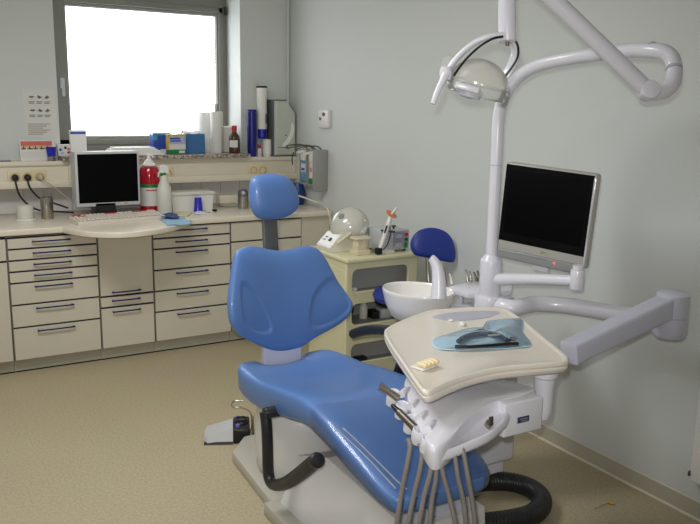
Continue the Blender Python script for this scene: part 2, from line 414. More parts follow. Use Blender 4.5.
# ------------------------------------------------------------------ cabinets
CY0, CY1 = 4.832, 5.44
def drawer(par, name, x0, x1, z0, z1, handle=True, hz=None, hw=0.20, yy=CY0):
    d = MB().box(x0-.006, x1+.006, yy-.012, yy+.0008, z0+.0055, z1-.0055, 0.0015, 1).build(name, 'cabinet', par)
    if handle:
        cx = (x0+x1)/2 - .012; hz = hz if hz is not None else z1-.026
        MB().tube([(cx-hw/2, yy-.011, hz), (cx-hw/2, yy-.024, hz), (cx-hw/2+.008, yy-.031, hz), (cx+hw/2-.008, yy-.031, hz), (cx+hw/2, yy-.024, hz), (cx+hw/2, yy-.011, hz)], 0.0048, 8, 3).build('handle', 'handle_blue', d)
    return d
def cabinet(x0, x1, label, drawers, side=None):
    t = thing('drawer_cabinet', ((x0+x1)/2, (CY0+CY1)/2, 0), label, 'cabinet', 'cream cabinets under the worktop')
    b = MB(); y0 = CY0+.0195
    b.box(x0+.0008, x0+.018, CY0+.003, CY1, .081, .838, .001, 1); b.box(x1-.018, x1-.0008, CY0+.003, CY1, .081, .838, .001, 1)
    b.box(x0+.018, x1-.018, y0, CY1, .081, .099); b.box(x0+.018, x1-.018, CY1-.02, CY1, .099, .838); b.box(x0+.018, x1-.018, y0, CY1, .82, .838)
    b.build('carcass', 'cabinet_side', t)
    MB().box(x0+.006, x1-.006, CY0+.001, CY0+.004, .083, .836).build('front_recess', 'cabinet_gap', t)
    MB().box(x0+.001, x1-.001, 4.868, 4.886, 0.0, .081).box(x0+.001, x1-.001, 4.866, 4.87, 0, .006).build('plinth', 'plinth', t)
    MB().box(x0+.001, x1-.001, 4.8655, 4.868, 0.0, .008).build('floor_seal', 'black', t)
    for nm, z0, z1, hd in drawers: drawer(t, nm, x0+.012, x1-.012, z0, z1, hd, hw=0.2 if x1-x0 > .4 else 0.165)
    return t
cabinet(0.05, 0.55, 'cream cabinet at the far left edge, cut off by the picture side', [('drawer', .69, .825, True), ('door', .082, .688, False)])
cabinet(0.55, 1.06, 'cream seven drawer cabinet left of the desk screen with blue handles', [('drawer', .825, .838, False), ('drawer', .757, .825, True), ('drawer', .69, .757, True), ('drawer', .623, .69, True), ('drawer', .555, .623, True), ('drawer', .423, .555, True), ('drawer', .285, .423, True), ('drawer', .082, .285, True)])
c2 = cabinet(1.06, 1.40, 'narrow cream cabinet with a tall flap under the round end of the worktop', [('drawer', .419, .838, False), ('drawer', .348, .417, True), ('drawer', .082, .346, True)])
MB().tube([(1.23-.085, CY0-.011, .445), (1.23-.085, CY0-.031, .445), (1.23+.07, CY0-.031, .445), (1.23+.07, CY0-.011, .445)], 0.0048, 8, 3).build('handle', 'handle_blue', c2)
cabinet(1.40, 1.925, 'cream drawer cabinet left of the blue chair back with blue handles', [('drawer', .76, .835, True), ('drawer', .692, .76, True), ('drawer', .555, .692, True), ('drawer', .418, .555, True), ('drawer', .28, .418, True), ('drawer', .082, .28, True)])
cabinet(1.925, 2.455, 'cream drawer cabinet right behind the blue chair back', [('drawer', .70, .835, False), ('drawer', .555, .70, False), ('drawer', .418, .555, False), ('drawer', .082, .418, False)])
t = thing('end_panel', (2.57, 4.9, 0), 'plain cream filler panel closing the corner beside the right wall', 'panel')
MB().box(2.457, XR-.008, CY0, CY0+.02, .081, .838, 0.001, 1).build('panel', 'cabinet', t)
MB().box(2.457, XR-.008, 4.868, 4.886, 0, .081).build('plinth', 'plinth', t)

# worktop with the rounded desk bulge
WT = 0.875
front = [(XL+.01, 4.80)]
bul = [(55, 225), (65, 227.8), (80, 230.6), (95, 232), (115, 232.5), (135, 231.6), (150, 230), (165, 227.6), (178, 224.6), (188, 221), (193.5, 217.8), (194, 216)]
bp = catmull([atZ(x, y, WT) for x, y in bul], 4)
front += [(p.x, min(p.y, 4.80)) for p in bp] + [(XR-.003, 4.80)]
poly = [(x, y, WT-.035) for x, y in front] + [(XR-.003, YB-.0085, WT-.035), (XL+.01, YB-.0085, WT-.035)]
tag(MB().prism(poly, (0, 0, .035), 0.006, 3).build('worktop', 'worktop'), 'long cream worktop with a rounded desk bulge under the screen', 'worktop')

# ------------------------------------------------------------------ things on the wall
a = atY(22, 88, YB); c = atY(58, 140, YB)
t = thing('wall_notice', ((a.x+c.x)/2, YB-.001, c.z), 'white paper notice with small pictograms taped left of the window', 'notice')
MB().box(a.x, 0.985, YB-.002, YB-.0004, c.z-.02, a.z, 0, 1).build('sheet', 'paper_wall', t)
b = MB(); b2 = MB(); W = 0.985-a.x; Hh = a.z-c.z
for r in range(2):
    for q in range(3):
        cx = a.x+W*(.27+.235*q); cz = a.z-.045-.085*r-.01
        pts = [(cx+math.cos(g)*(.012+.007*math.sin(3*g+q+r)), YB-.0032, cz+math.sin(g)*(.009+.004*math.cos(2*g+q*2))) for g in [2*math.pi*i/14 for i in range(14)]]
        b = MB(); b.prism(pts, (0, .0012, 0)).box(cx-.017, cx+.01, YB-.0032, YB-.002, cz-.004, cz)
        for l in range(2): b.box(cx-.02, cx+.018-.006*l, YB-.0032, YB-.002, cz-.033-.009*l, cz-.028-.009*l)
        b.build('pictogram', 'print_grey', t)
for l in range(6):
    b2.box(a.x+W*.1, a.x+W*(.8-.12*(l % 3)), YB-.0032, YB-.002, a.z-.23-.013*l, a.z-.225-.013*l)
b2.build('printing', 'print_brown', t)

# thermostat on the right wall
a = atX(321.5, 110, XR); c = atX(331, 128, XR)
t = thing('thermostat', (XR-.015, (a.y+c.y)/2, c.z), 'small white room thermostat with a dial on the right wall', 'thermostat')
MB().box(XR-.028, XR-.0005, c.y, a.y, c.z, a.z, 0.005, 2).build('housing', 'white_plastic', t)
MB().cyl((XR-.028, (a.y+c.y)/2-.02, a.z-.028), (XR-.04, (a.y+c.y)/2-.02, a.z-.028), 0.013, n=20, bev=.002).build('dial', 'dispenser_dark', t)
MB().box(XR-.031, XR-.0275, a.y-.05, a.y-.02, a.z-.07, a.z-.05, .001, 1).build('display', 'dispenser_dark', t)

# ------------------------------------------------------------------ dental chair
CX = 1.45
ch = thing('dental_chair', (CX, 2.5, 0), 'blue reclining dental chair with a pale base in the middle of the room', 'dental chair')
# seat and leg rest
st = [(3.035, 1.31, 1.59, .468, .05), (3.015, 1.25, 1.65, .484, .085), (2.97, 1.21, 1.685, .494, .115), (2.85, 1.193, 1.705, .500, .125), (2.7, 1.192, 1.705, .512, .125), (2.5, 1.195, 1.70, .550, .12), (2.35, 1.202, 1.69, .574, .115),
      (2.2, 1.206, 1.68, .562, .115), (2.08, 1.210, 1.67, .531, .11), (1.96, 1.216, 1.655, .496, .10), (1.87, 1.222, 1.64, .468, .085), (1.81, 1.236, 1.615, .450, .068), (1.785, 1.275, 1.57, .440, .042)]
stc = catmull([V((a, b_, c_)) for a, b_, c_, _, _ in st], 5); ste = catmull([V((0, d_, e_)) for _, _, _, d_, e_ in st], 5)
def seat_ring(A, B, grow=0.0, n=56):
    y, xl, xr = A.x, A.y-grow, A.z+grow; zt, th = B.y+grow, B.z+2*grow
    xc, hw = (xl+xr)/2, (xr-xl)/2; out = []
    for k in range(n):
        g = 2*math.pi*k/n; cs, sn = math.cos(g), math.sin(g)
        ux = math.copysign(abs(cs)**0.5, cs); uz = math.copysign(abs(sn)**0.62, sn)
        z = zt - th/2 + uz*th/2
        if sn > 0: z += (0.062*ux*ux-.010) * (1 if y > 2.6 else max(0.25, 1-(2.6-y)*1.6))
        if sn < 0: ux *= 1-.10*(-sn)
        out.append(V((xc+ux*hw, y, z)))
    return out
MB().loft([seat_ring(A, B) for A, B in zip(stc, ste)]).build('seat', 'chair_blue', ch, ang=60)
seat_rings = [seat_ring(A, B) for A, B in zip(stc, ste)]
cov = [seat_ring(A, B, 0.0035) for A, B in zip(stc, ste) if A.x < 2.30]
b = MB(); b.loft(cov, cap=False); fcv = b.build('foot_cover', 'cover_film', ch, ang=60)
from mathutils.bvhtree import BVHTree
vs_, fs_ = [], []
for i, r in enumerate(seat_rings):
    for j, p in enumerate(r): vs_.append(p)
for i in range(len(seat_rings)-1):
    for j in range(56):
        k_ = (j+1) % 56; fs_.append((i*56+j, i*56+k_, (i+1)*56+k_, (i+1)*56+j))
bvh = BVHTree.FromPolygons(vs_, fs_)
for glint_px in ([(335, 428), (345, 437), (358, 449), (372, 463), (385, 477), (396, 489)], [(343, 428), (356, 440), (370, 454), (384, 468), (397, 481), (407, 490)]):  # highlight lines along the film edge, put in as thin pale glossy tubes
    hp0 = []
    for x, y in glint_px:
        loc, nor, _i, _d2 = bvh.ray_cast(CAM, ray(x, y).normalized())
        if loc is not None: hp0.append(loc - ray(x, y).normalized()*.004)
    if len(hp0) > 2: MB().tube(hp0, .0032, 8, 4).build('fold_glint', 'film_glint', fcv)

# backrest pad on its tilted plane
bo = V((CX, 3.016, .535)); bt = (V((CX, 3.105, .988))-bo).normalized(); bx = V((1, 0, 0)); bn = bx.cross(bt)   # bn points to the sitter
if bn.y > 0: bn = -bn
def pad(name, par, out_px, o, n, xa, ya, T, front=lambda x, y: 0.0, m='chair_blue', pw=4.0, pe=.42, rings=44, back=0.8, sub=7):
    P = [atP(x, y, o, n) for x, y in out_px]
    L = [((p-o).dot(xa), (p-o).dot(ya)) for p in P]
    L = [(v.x, v.y) for v in catmull([V((x, y, 0)) for x, y in L], sub, True)]
    cx = sum(p[0] for p in L)/len(L); cy = sum(p[1] for p in L)/len(L)
    rad = [0.02+.88*i/rings for i in range(rings)]+[.92, .94, .957, .97, .98, .988, .994, .998, 1.0]
    R = []
    for s, rr in ((1, rad), (-1, list(reversed(rad[:-1])))):
        for r in rr:
            ring = []
            for (x, y) in L:
                px, py = cx+(x-cx)*r, cy+(y-cy)*r
                d = T*(1-r**pw)**pe
                if s < 0: d = -d*back
                f = front(px, py) if s > 0 else front(px, py)*0.7
                if s < 0 or r > .97: pass
                ring.append(o + xa*px + ya*py + n*(d+f))
            R.append(ring)
    return MB().loft(R).build(name, m, par, ang=70), (cx, cy), L
out_back = [(238, 249.5), (247, 246.5), (258, 247), (268, 249), (279, 250.5), (290, 249.5), (302, 246.5), (312, 246.5), (318.5, 250), (325, 259), (334, 277), (344, 294), (348.5, 303), (348, 311), (343, 319), (333.5, 327), (317, 337), (303, 346.5), (294, 349.5), (284, 351), (274, 350.5), (262, 347), (249, 341), (236, 334), (228, 325), (224.8, 312), (224.8, 298), (227, 280), (230.5, 262), (233, 253.5)]
wl = [(236.5, 286), (238, 283), (244, 285), (252, 294), (260, 307), (266, 320), (268, 329), (264, 332), (255, 332), (245, 327), (239, 318), (236.5, 302)]
wr = [(329, 278), (334, 278), (340, 288), (345.5, 303), (343, 312), (332, 321), (320, 326), (311, 326), (308, 318), (309, 304), (313, 292), (321, 282)]
def topl(px): return [((p-bo).dot(bx), (p-bo).dot(bt)) for p in (atP(x, y, bo, bn) for x, y in px)]
WLp = [(v.x, v.y) for v in catmull([V((x, y, 0)) for x, y in topl(wl)], 4, True)]; WRp = [(v.x, v.y) for v in catmull([V((x, y, 0)) for x, y in topl(wr)], 4, True)]
def sdist(x, y, Pg):
    ins = False; dm = 9; j = len(Pg)-1
    for i in range(len(Pg)):
        x1, y1 = Pg[i]; x2, y2 = Pg[j]
        if (y1 > y) != (y2 > y) and x < (x2-x1)*(y-y1)/(y2-y1)+x1: ins = not ins
        dx, dy = x2-x1, y2-y1; q = max(0, min(1, ((x-x1)*dx+(y-y1)*dy)/(dx*dx+dy*dy+1e-12)))
        dm = min(dm, math.hypot(x-x1-q*dx, y-y1-q*dy)); j = i
    return dm if ins else -dm
def back_front(x, y):
    u = (x-.075)/.30
    f = 0.050*u*u - .012
    for Pg in (WLp, WRp):
        d = sdist(x, y, Pg)
        if d > -.02:
            q = max(0, min(1, (d+.006)/.012)); q = q*q*(3-2*q)
            f += -0.007*q
    return f
bp_, _, _ = pad('backrest', ch, out_back, bo, bn, bx, bt, 0.040, back_front)
# headrest
ho = atX(273, 197, CX+.02); hn = V((0, -.97, .10)).normalized(); ht = hn.cross(bx); ht = ht if ht.z > 0 else -ht
out_head = [(255, 176.5), (263, 174.3), (274, 173.8), (283, 175.5), (290, 180), (295, 187.5), (298, 197), (298, 205), (294, 212), (285, 217.5), (273, 219.8), (263, 219.5), (256, 216.5), (251.5, 209), (249.6, 199), (249.3, 187), (251, 180)]
pad('headrest', ch, out_head, ho, hn, bx, ht, 0.045, lambda x, y: 0.14*x*x*4-.006, pw=3.0, pe=.5, rings=26)
# stem between them
s0 = atP(269, 212, ho-hn*-.0+V((0, .035, 0)), hn); s1 = atX(276, 262, CX+.01)+V((0, .05, 0))
axs = (s1-s0).normalized()
sx_ = V((1, 0, 0)); sx_ = (sx_-axs*sx_.dot(axs)).normalized()
MB().obox((s0+s1)/2, (sx_, axs.cross(sx_), axs), (.072, .022, (s1-s0).length), .006, 2).build('headrest_stem', 'stem_grey', ch)
# pale bracket that carries the backrest
q0 = atX(284.5, 340, CX); q1 = atX(285, 368, CX)
MB().box(q0.x-.095, q0.x+.095, 3.02, 3.06, .36, .66, .012, 3).box(q0.x-.085, q0.x+.085, 2.75, 3.06, .33, .40, .012, 3).build('back_bracket', 'chair_lavender', ch)
# base: floor plate, cover body, pedestal
MB().prism([(1.244, 3.135, 0), (1.36, 3.27, 0), (1.64, 3.27, 0), (1.70, 2.2, 0), (1.205, 2.2, 0), (1.212, 2.68, 0)], (0, 0, .05), .008, 2).prism([(1.176, 2.635, 0), (1.72, 2.635, 0), (1.72, 1.86, 0), (1.176, 1.86, 0)], (0, 0, .056), .008, 2).build('base_plate', 'chair_plate', ch)
# wedge body rising from the plate; the left face slopes up to the leg rest
xl0, xr0 = 1.285, 1.66
ring = lambda y, zb, zt, xl, xr, xt: [V((xl, y, zb)), V((xr, y, zb)), V((xr-.03, y, zt)), V((xl+xt, y, zt))]
MB().loft([[V(p) for p in r] for r in (
    [(1.235, 2.60, .055), (1.66, 2.60, .055), (1.60, 2.56, .235), (1.292, 2.56, .262)],
    [(1.24, 2.40, .055), (1.67, 2.40, .055), (1.62, 2.37, .325), (1.318, 2.37, .325)],
    [(1.255, 1.86, .055), (1.67, 1.86, .055), (1.63, 1.84, .30), (1.318, 1.84, .30)])]).build('base_body', 'chair_white', ch, ang=20)
MB().loft([ring(2.36, .06, .40, 1.345, 1.62, .03), ring(2.0, .06, .40, 1.335, 1.63, .03), ring(1.87, .06, .36, 1.335, 1.63, .03)]).build('lift_arm', 'unit_grey', ch, ang=25)
b = MB(); b.lathe([(.001, .05), (.165, .05), (.18, .07), (.185, .14), (.185, .28), (.17, .36), (.14, .39), (.001, .395)], (1.45, 2.87, 0), 40, sx=1.0, sy=1.1)
b.build('pedestal', 'chair_white', ch)
MB().box(1.33, 1.60, 2.3, 2.95, .375, .415, .012, 2).build('seat_frame', 'chair_lavender', ch)
# armrests
def arm(px, X, name='armrest'):
    P = [atX(x, y, X) for x, y in px]
    return MB().tube(P, lambda t: .0215 if t < .56 else .0215+.006*math.sin((t-.56)/.44*math.pi*.8), 16, 8)
a1 = arm([(265, 412), (266.5, 425), (267.5, 445), (268, 466), (269.5, 479), (275, 485), (287, 482.5), (300, 474), (311, 465), (317, 459.5)], 1.165).build('armrest', 'black_rubber', ch)
pv = atX(267, 413, 1.165)
MB().cyl(pv+V((-.012, 0, 0)), pv+V((.085, 0, 0)), .0225, n=20, bev=.004).build('pivot', 'black_rubber', a1)
pe_ = atX(316, 461, 1.165)
MB().lathe([(.001, -.022), (.018, -.02), (.027, -.01), (.028, .012), (.02, .022), (.001, .024)], pe_, 18, (V((1, 0, 0)), V((0, -.8, .6)).cross(V((1, 0, 0))), V((0, -.8, .6)).normalized())).build('knob', 'black_rubber', a1)
a2 = arm([(353, 334), (362, 331), (374, 329.5), (385, 330), (396, 332), (405, 337), (407, 350), (402, 366), (397, 380)], 1.735).build('armrest', 'black_rubber', ch)
pv = atX(396, 381, 1.735)
MB().cyl(pv+V((-.075, 0, 0)), pv+V((.012, 0, 0)), .0225, n=20, bev=.004).build('pivot', 'black_rubber', a2)
# corrugated black hose loop on the floor beside the foot end
hp = [atZ(x, y, .046) for x, y in [(440, 500), (470, 485), (490, 481.5), (510, 482), (528, 487), (540, 496), (541, 506), (531, 515), (512, 520), (490, 523), (465, 527), (440, 532)]]
b = MB(); b.tube(hp, lambda t: .0405+.0011*math.sin(t*420), 20, 26)
tag(b.build('floor_hose', 'black_rubber', ang=80), 'thick black corrugated hose looping on the floor at the chair foot', 'hose')

# foot control on the floor
fl = lambda x, y, z=0.0: atZ(x, y, z)
t = thing('foot_control', tuple((fl(204, 440)+fl(250, 440))/2), 'grey foot control with a black dial box on the floor behind the chair', 'foot control')
A = fl(205, 445); B = fl(233, 444.5); C = fl(250, 443)
ex = (C-A); ex.z = 0; LX = ex.length; ex.normalize(); ey = V((-ex.y, ex.x, 0))
def fc(u, v, z): return A + ex*u + ey*v + V((0, 0, z))
l1 = (B-A).length
MB().loft([[fc(-.005, .02, .012), fc(-.005, .12, .012), fc(-.005, .12, .028), fc(-.005, .02, .028)], [fc(.01, .0, .006), fc(.01, .14, .006), fc(.01, .135, .040), fc(.01, .012, .040)], [fc(l1, -.004, .004), fc(l1, .15, .004), fc(l1, .14, .072), fc(l1, .018, .072)]]).build('pedal', 'silver', t, ang=30)
MB().loft([[fc(-.006, -.004, 0), fc(l1, -.012, 0), fc(l1, .155, 0), fc(-.006, .145, 0)], [fc(0, .004, .012), fc(l1, -.004, .012), fc(l1, .148, .012), fc(0, .14, .012)]]).build('pedal_base', 'black', t)
MB().obox(fc((l1+LX)/2, .075, .038), (ex, ey, V((0, 0, 1))), (LX-l1, .165, .076), .010, 3).build('switch_box', 'black', t)
MB().cyl(fc((l1+LX)/2, .088, .074), fc((l1+LX)/2, .088, .086), .040, .036, n=28, bev=.003).lathe([(.03, 0), (.032, .006), (.026, .008), (.024, .002), (.0, .002)], fc((l1+LX)/2, .088, .086), 24).build('dial', 'black_rubber', t)
for u, v in ((l1+.018, .118), (l1+.024, .018)): MB().lathe([(.001, .018), (.009, .016), (.011, .008), (.009, 0)], fc(u, v, .076), 14).build('knob', 'purple', t)
w0 = fc(LX+.012, .05, .01)
MB().tube([fc(LX-.002, .06, .03), fc(LX+.01, .06, .05), fc(LX+.01, .06, .10), fc(LX+.0, .08, .13), fc(LX-.04, .11, .14), fc(LX-.075, .115, .14), fc(LX-.088, .135, .148), fc(LX-.075, .16, .155), fc(LX-.03, .16, .158)], .0035, 8, 6).build('lift_bar', 'steel', t)
MB().tube([fc(LX-.002, .03, .03), fc(LX+.016, .03, .03), fc(LX+.016, .03, .115), fc(LX+.016, .06, .115)], .0045, 8, 4).build('lift_bar', 'steel', t)

# ------------------------------------------------------------------ dental unit with pole, basin and ledge
PXY = V((2.115, 2.43, 0))
un = thing('dental_unit', (PXY.x, PXY.y, 0), 'white dental unit with tall bent pole and spittoon right of the chair', 'dental unit')
MB().box(1.97, 2.20, 2.31, 2.62, .14, .775, .02, 3).box(2.0, 2.17, 2.34, 2.60, 0.0, .15, .01, 2).build('unit_body', 'unit_white', un)
MB().lathe([(.044, .70), (.044, .775), (.0455, .777), (.0455, .99), (.043, 1.0), (.032, 1.012), (.027, 1.02)], PXY, 32, cap=True).build('pole_sleeve', 'unit_white', un)
zt = 1.79
top = [atD(498.5, 120, 3.12), atD(502, 103, 3.09), atD(510, 87, 3.05), atD(523, 73.5, 2.99), atD(543, 64, 2.91), atD(575, 57.5, 2.80), atD(600, 54, 2.70), atD(630, 50.5, 2.58), atD(649, 50.5, 2.50), atD(662, 51.5, 2.46), atD(670.5, 56.5, 2.44), atD(674, 65, 2.43), atD(674, 76, 2.42), atD(671, 85.5, 2.41), atD(662, 92, 2.405), atD(648, 93, 2.40)]
_pb = V((PXY.x, PXY.y, 1.0)); pole_px = [_pb, _pb.lerp(top[0], .35), _pb.lerp(top[0], .68), _pb.lerp(top[0], .80)]
MB().tube(pole_px+top, .0245, 20, 8).build('pole', 'unit_white', un, ang=60)
b = MB()
for p, q in ((pole_px[2], pole_px[3]),): b.cyl(V(p), V(p)+(V(q)-V(p)).normalized()*.004, .0252, n=24)
b.cyl(atD(651, 49.5, 2.497), atD(653, 49.8, 2.49), .0253, n=24).cyl(atD(674, 68, 2.424), atD(673.9, 70, 2.421), .0253, n=24)
b.build('pole_joint', 'unit_grey', un)
# monitor arm
mz = atD(500, 273, 3.1)
kb = atD(577, 281, 2.93)
MB().tube([V((PXY.x, PXY.y, .915)), V((PXY.x, PXY.y, .915)).lerp(kb, .5)+V((0, 0, .004)), kb], lambda t: .026-.005*t, 18, 4).cyl(kb+V((0, 0, -.032)), kb+V((0, 0, .044)), .026, n=24, bev=.005).build('monitor_arm', 'unit_white', un)
# spittoon basin
bc = (atZ(383.5, 284, .86)+atZ(450, 297, .86))/2
e1 = atZ(450, 297, .86)-atZ(383.5, 284, .86); ea = e1.length/2; e1.normalize(); bc = bc+e1*.012; e2 = V((-e1.y, e1.x, 0))
axb = (e1, e2, V((0, 0, 1)))
outer = [(.30, -.135), (.55, -.13), (.78, -.105), (.92, -.055), (.985, -.012), (1.0, -.003), (1.0, .004), (.985, .008), (.955, .004), (.93, -.006), (.86, -.045), (.70, -.085), (.45, -.105), (.18, -.112), (.02, -.114)]
bas = MB().lathe([(r*ea, z) for r, z in [(0.001, -.135)]+outer], (bc.x, bc.y, .86), 56, axb, .95, .76).build('spittoon_bowl', 'ceramic', un, ang=60)
MB().lathe([(.02, 0), (.022, .003), (.016, .005), (.001, .004)], (bc.x, bc.y, .747), 20).build('drain', 'steel', bas)
MB().cyl(V((bc.x, bc.y, .66)), V((bc.x, bc.y, .735)), .05, .075, n=28).tube([V((bc.x, bc.y, .68)), V((2.0, 2.45, .68))], .03, 14, 1).build('bowl_neck', 'unit_white', un)
sd = 3.08
sp = [atD(438.5, 299, sd), atD(438.8, 289, sd), atD(438.5, 276, sd), atD(437, 267, sd), atD(433.5, 260.5, sd), atD(430.5, 257.8, sd)]
MB().tube(sp, lambda t: .033-.018*t, 18, 6).build('water_spout', 'unit_white', un, ang=60)
# ledge for suction tips
L0 = [atZ(448, 286.5, .845), atZ(474, 280, .845), atZ(513, 281, .845), atZ(512, 290, .845), atZ(468, 293, .845)]
MB().prism([p-V((0, 0, .026)) for p in L0], (0, 0, .026), .006, 2).build('tool_ledge', 'unit_white', un)
MB().cyl(atZ(462, 289, .80)-V((0, 0, .12)), atZ(462, 289, .80), .010, .013, n=14).build('holder_stub', 'unit_grey', un)
MB().box(2.16, 2.27, 2.44, 2.58, .66, .82, .01, 2).build('ledge_post', 'unit_grey', un)
for i, (x0, y0, x1, y1) in enumerate(((452, 284, 450, 273.5), (467.5, 281.5, 466.5, 269.5), (471, 281.5, 470.5, 271), (476.5, 281, 474.5, 272), (479, 281, 478, 270.5))):
    p0 = atZ(x0, y0, .8455); dd = (p0-CAM).dot(CF); p1 = atD(x1, y1, dd)
    labs = ['white suction tip alone at the left end of the unit ledge', 'steel suction tip, taller one of the middle pair on the unit ledge', 'short steel tip, right one of the middle pair on the unit ledge', 'dark steel tip leaning left nearest the pole pair on the ledge', 'dark steel tip standing closest to the white pole on the ledge']
    m_ = 'white_plastic' if i == 0 else ('steel' if i < 3 else 'steel_dark')
    tt = thing('suction_tip', tuple(p0), labs[i], 'dental tool', 'suction tips on the unit ledge')
    MB().cyl(p0, p0.lerp(p1, .3), .007, .006, n=12).build('collar', m_, tt)
    MB().tube([p0.lerp(p1, .28), p0.lerp(p1, .7), p1+V((-.004, 0, 0))], lambda t: .005-.0015*t, 10, 4).build('tip', m_, tt)

# ------------------------------------------------------------------ instrument table: tray, head, arms
it = thing('instrument_table', tuple(atZ(480, 380, .70)), 'white swing-arm instrument table with beige tray over the chair', 'instrument table')
TZ_ = .86
tray_px = [(384, 332), (388, 327), (399, 321.5), (411, 316.5), (425, 311.5), (439, 309.3), (455, 308), (471, 307), (487, 306.8), (500, 307.3), (509, 310), (527, 322.5), (548, 340), (566.5, 355), (568.5, 359), (565, 362), (530, 365), (500, 368), (471, 374.5), (449, 382.5), (434, 389.5), (427, 391.5), (421, 389), (412, 377), (400, 359.5), (389, 343)]
TP = [atZ(x, y, TZ_) for x, y in tray_px]
cen = sum(TP, V())/len(TP)
def scaled(P, s, z): return [V((cen.x+(p.x-cen.x)*s, cen.y+(p.y-cen.y)*s, z)) for p in P]
TPs = catmull(TP, 3, True)
rings = [scaled(TPs, s, z) for s, z in [(.0, .818), (.90, .818), (.955, .820), (.975, .826), (.992, .835), (.995, .840), (.985, .843), (.998, .847), (1.0, .853), (.997, .859), (.985, .862), (.965, .861), (.945, .8575), (.93, .856), (.6, .855), (.0, .855)]]
tray = MB().loft(rings).build('tray', 'tray_beige', it, ang=60)
# darker back recess strip
sp_ = [atZ(x, y, .8556) for x, y in [(432, 317), (450, 313), (470, 311.5), (488, 311), (500, 312.5), (490, 317), (470, 320), (448, 320.5)]]
MB().prism(catmull(sp_, 4, True), (0, 0, .0012)).build('tray_recess', 'unit_grey', tray)
# delivery head body
HZ = .765
hp_ = [(404, 381), (420, 367), (470, 372), (532, 386), (528, 394), (508, 399), (490, 405), (470, 418), (450, 440), (436, 448), (428, 444), (420, 430), (412, 412)]
HP = [atZ(x, y, HZ) for x, y in hp_]
hc = sum(HP, V())/len(HP)
def hs(P, s, z, dx=0): return [V((hc.x+(p.x-hc.x)*s+dx, hc.y+(p.y-hc.y)*s, z)) for p in P]
HPs = catmull(HP, 3, True)
MB().loft([hs(HPs, s, z) for s, z in [(0, .695), (.90, .695), (.965, .699), (.985, .715), (1.0, .748), (.995, .758), (.98, .765), (.95, .768), (0, .770)]]).build('delivery_head', 'unit_white', it, ang=50)
# front block with the badge and lock
fa = atZ(505, 404, .765); fb = atZ(541, 396, .765)
fx = (fb-fa).normalized(); fy = V((-fx.y, fx.x, 0)); fl_ = (fb-fa).length
MB().obox((fa+fb)/2+fy*.06+V((0, 0, -.052)), (fx, fy, V((0, 0, 1))), (fl_+.01, .135, .106), .006, 3).build('head_block', 'unit_white', it)
# rounded prow
pr_px = [(432, 449), (434, 437), (446, 424), (462, 414), (485, 408.5), (508, 406), (508, 416), (500, 425), (488, 434), (470, 442), (450, 450), (440, 453)]
PP = catmull([atZ(x, y, .742) for x, y in pr_px], 4, True); pc = sum(PP, V())/len(PP)
MB().loft([[V((pc.x+(p.x-pc.x)*s, pc.y+(p.y-pc.y)*s, z)) for p in PP] for s, z in [(0, .712), (.86, .712), (.97, .714), (1.02, .719), (1.03, .725), (1.0, .733), (.95, .740), (.88, .741), (.80, .735), (0, .729)]]).build('head_prow', 'unit_white', it, ang=60)
lk = atZ(488, 425, .742)
MB().cyl(lk, lk+V((-.004, -.012, .012)), .011, n=20).build('key_lock', 'steel', it)
MB().obox(lk+V((-.006, -.018, .02)), (V((1, 0, 0)), V((0, 1, 0)), V((0, 0, 1))), (.014, .006, .026), .002, 2).build('key', 'steel_dark', it)
fn = -fy; bcx = fa+fx*(fl_*.48)+fn*.0080+V((0, 0, -.058))
bd = MB().obox(bcx, (fx, fy, V((0, 0, 1))), (.046, .003, .019), .001, 1).build('badge', 'badge_blue', it)
MB().obox(bcx+fn*.0018+V((0, 0, .0035)), (fx, fy, V((0, 0, 1))), (.030, .001, .0022), 0).obox(bcx+fn*.0018-V((0, 0, .003))+fx*.003, (fx, fy, V((0, 0, 1))), (.024, .001, .0022), 0).obox(bcx+fn*.0018-fx*.0245, (fx, fy, V((0, 0, 1))), (.004, .001, .018), 0).build('badge_line', 'silver_bright', bd)
# holder cups along the left edge
cups = [(392, 396.5), (401, 409), (410, 423), (418, 434), (427, 443)]
cup_pts = [atZ(x, y, .755) for x, y in cups]
vd = (atZ(406, 420, .75)-atZ(386, 388, .75)).normalized()
for p in cup_pts:
    MB().lathe([(.010, -.040), (.016, -.036), (.0195, -.015), (.020, .008), (.018, .011), (.015, .008), (.013, -.012), (.001, -.015)], p+V((.012, .01, 0)), 22, (V((1, 0, 0)), V((0, .94, .34)), V((0, -.34, .94)))).build('holder_cup', 'unit_white', it)
# ridges running back from the cups
for i in range(4):
    p = cup_pts[i].lerp(cup_pts[i+1], .5)+V((.03, .02, .0)); p.z = .768
    MB().tube([p, p+V((.03, .02, .004)), p+V((.06, .04, -.004))], lambda t: .012*(1-t*.7), 10, 3).build('head_ridge', 'unit_white', it)
# hoses
hz = [((410, 447), (407, 465), (402, 490), (396, 530)), ((422, 452), (420, 470), (414, 495), (407, 530)), ((432, 458), (430, 475), (424, 497), (418, 530)), ((436, 459), (436, 478), (432, 500), (429, 530)), ((440, 460), (444, 478), (450, 500), (456, 530)), ((455, 458), (458, 478), (463, 500), (466, 530)), ((464, 456), (468, 478), (472, 500), (475, 530))]
for h in hz:
    P = [atZ(*h[0], .712)]
    dd = (P[0]-CAM).dot(CF)
    P = [P[0]+V((0, .012, .02)), P[0]]+[atD(x, y, dd+.01*i) for i, (x, y) in enumerate(h[1:])]
    P.append(P[-1]+V((.03, .05, -.09))); P.append(P[-1]+V((.10, .12, -.05)))
    MB().tube(P, .0068, 10, 6).build('hose', 'hose_grey', it, ang=80)
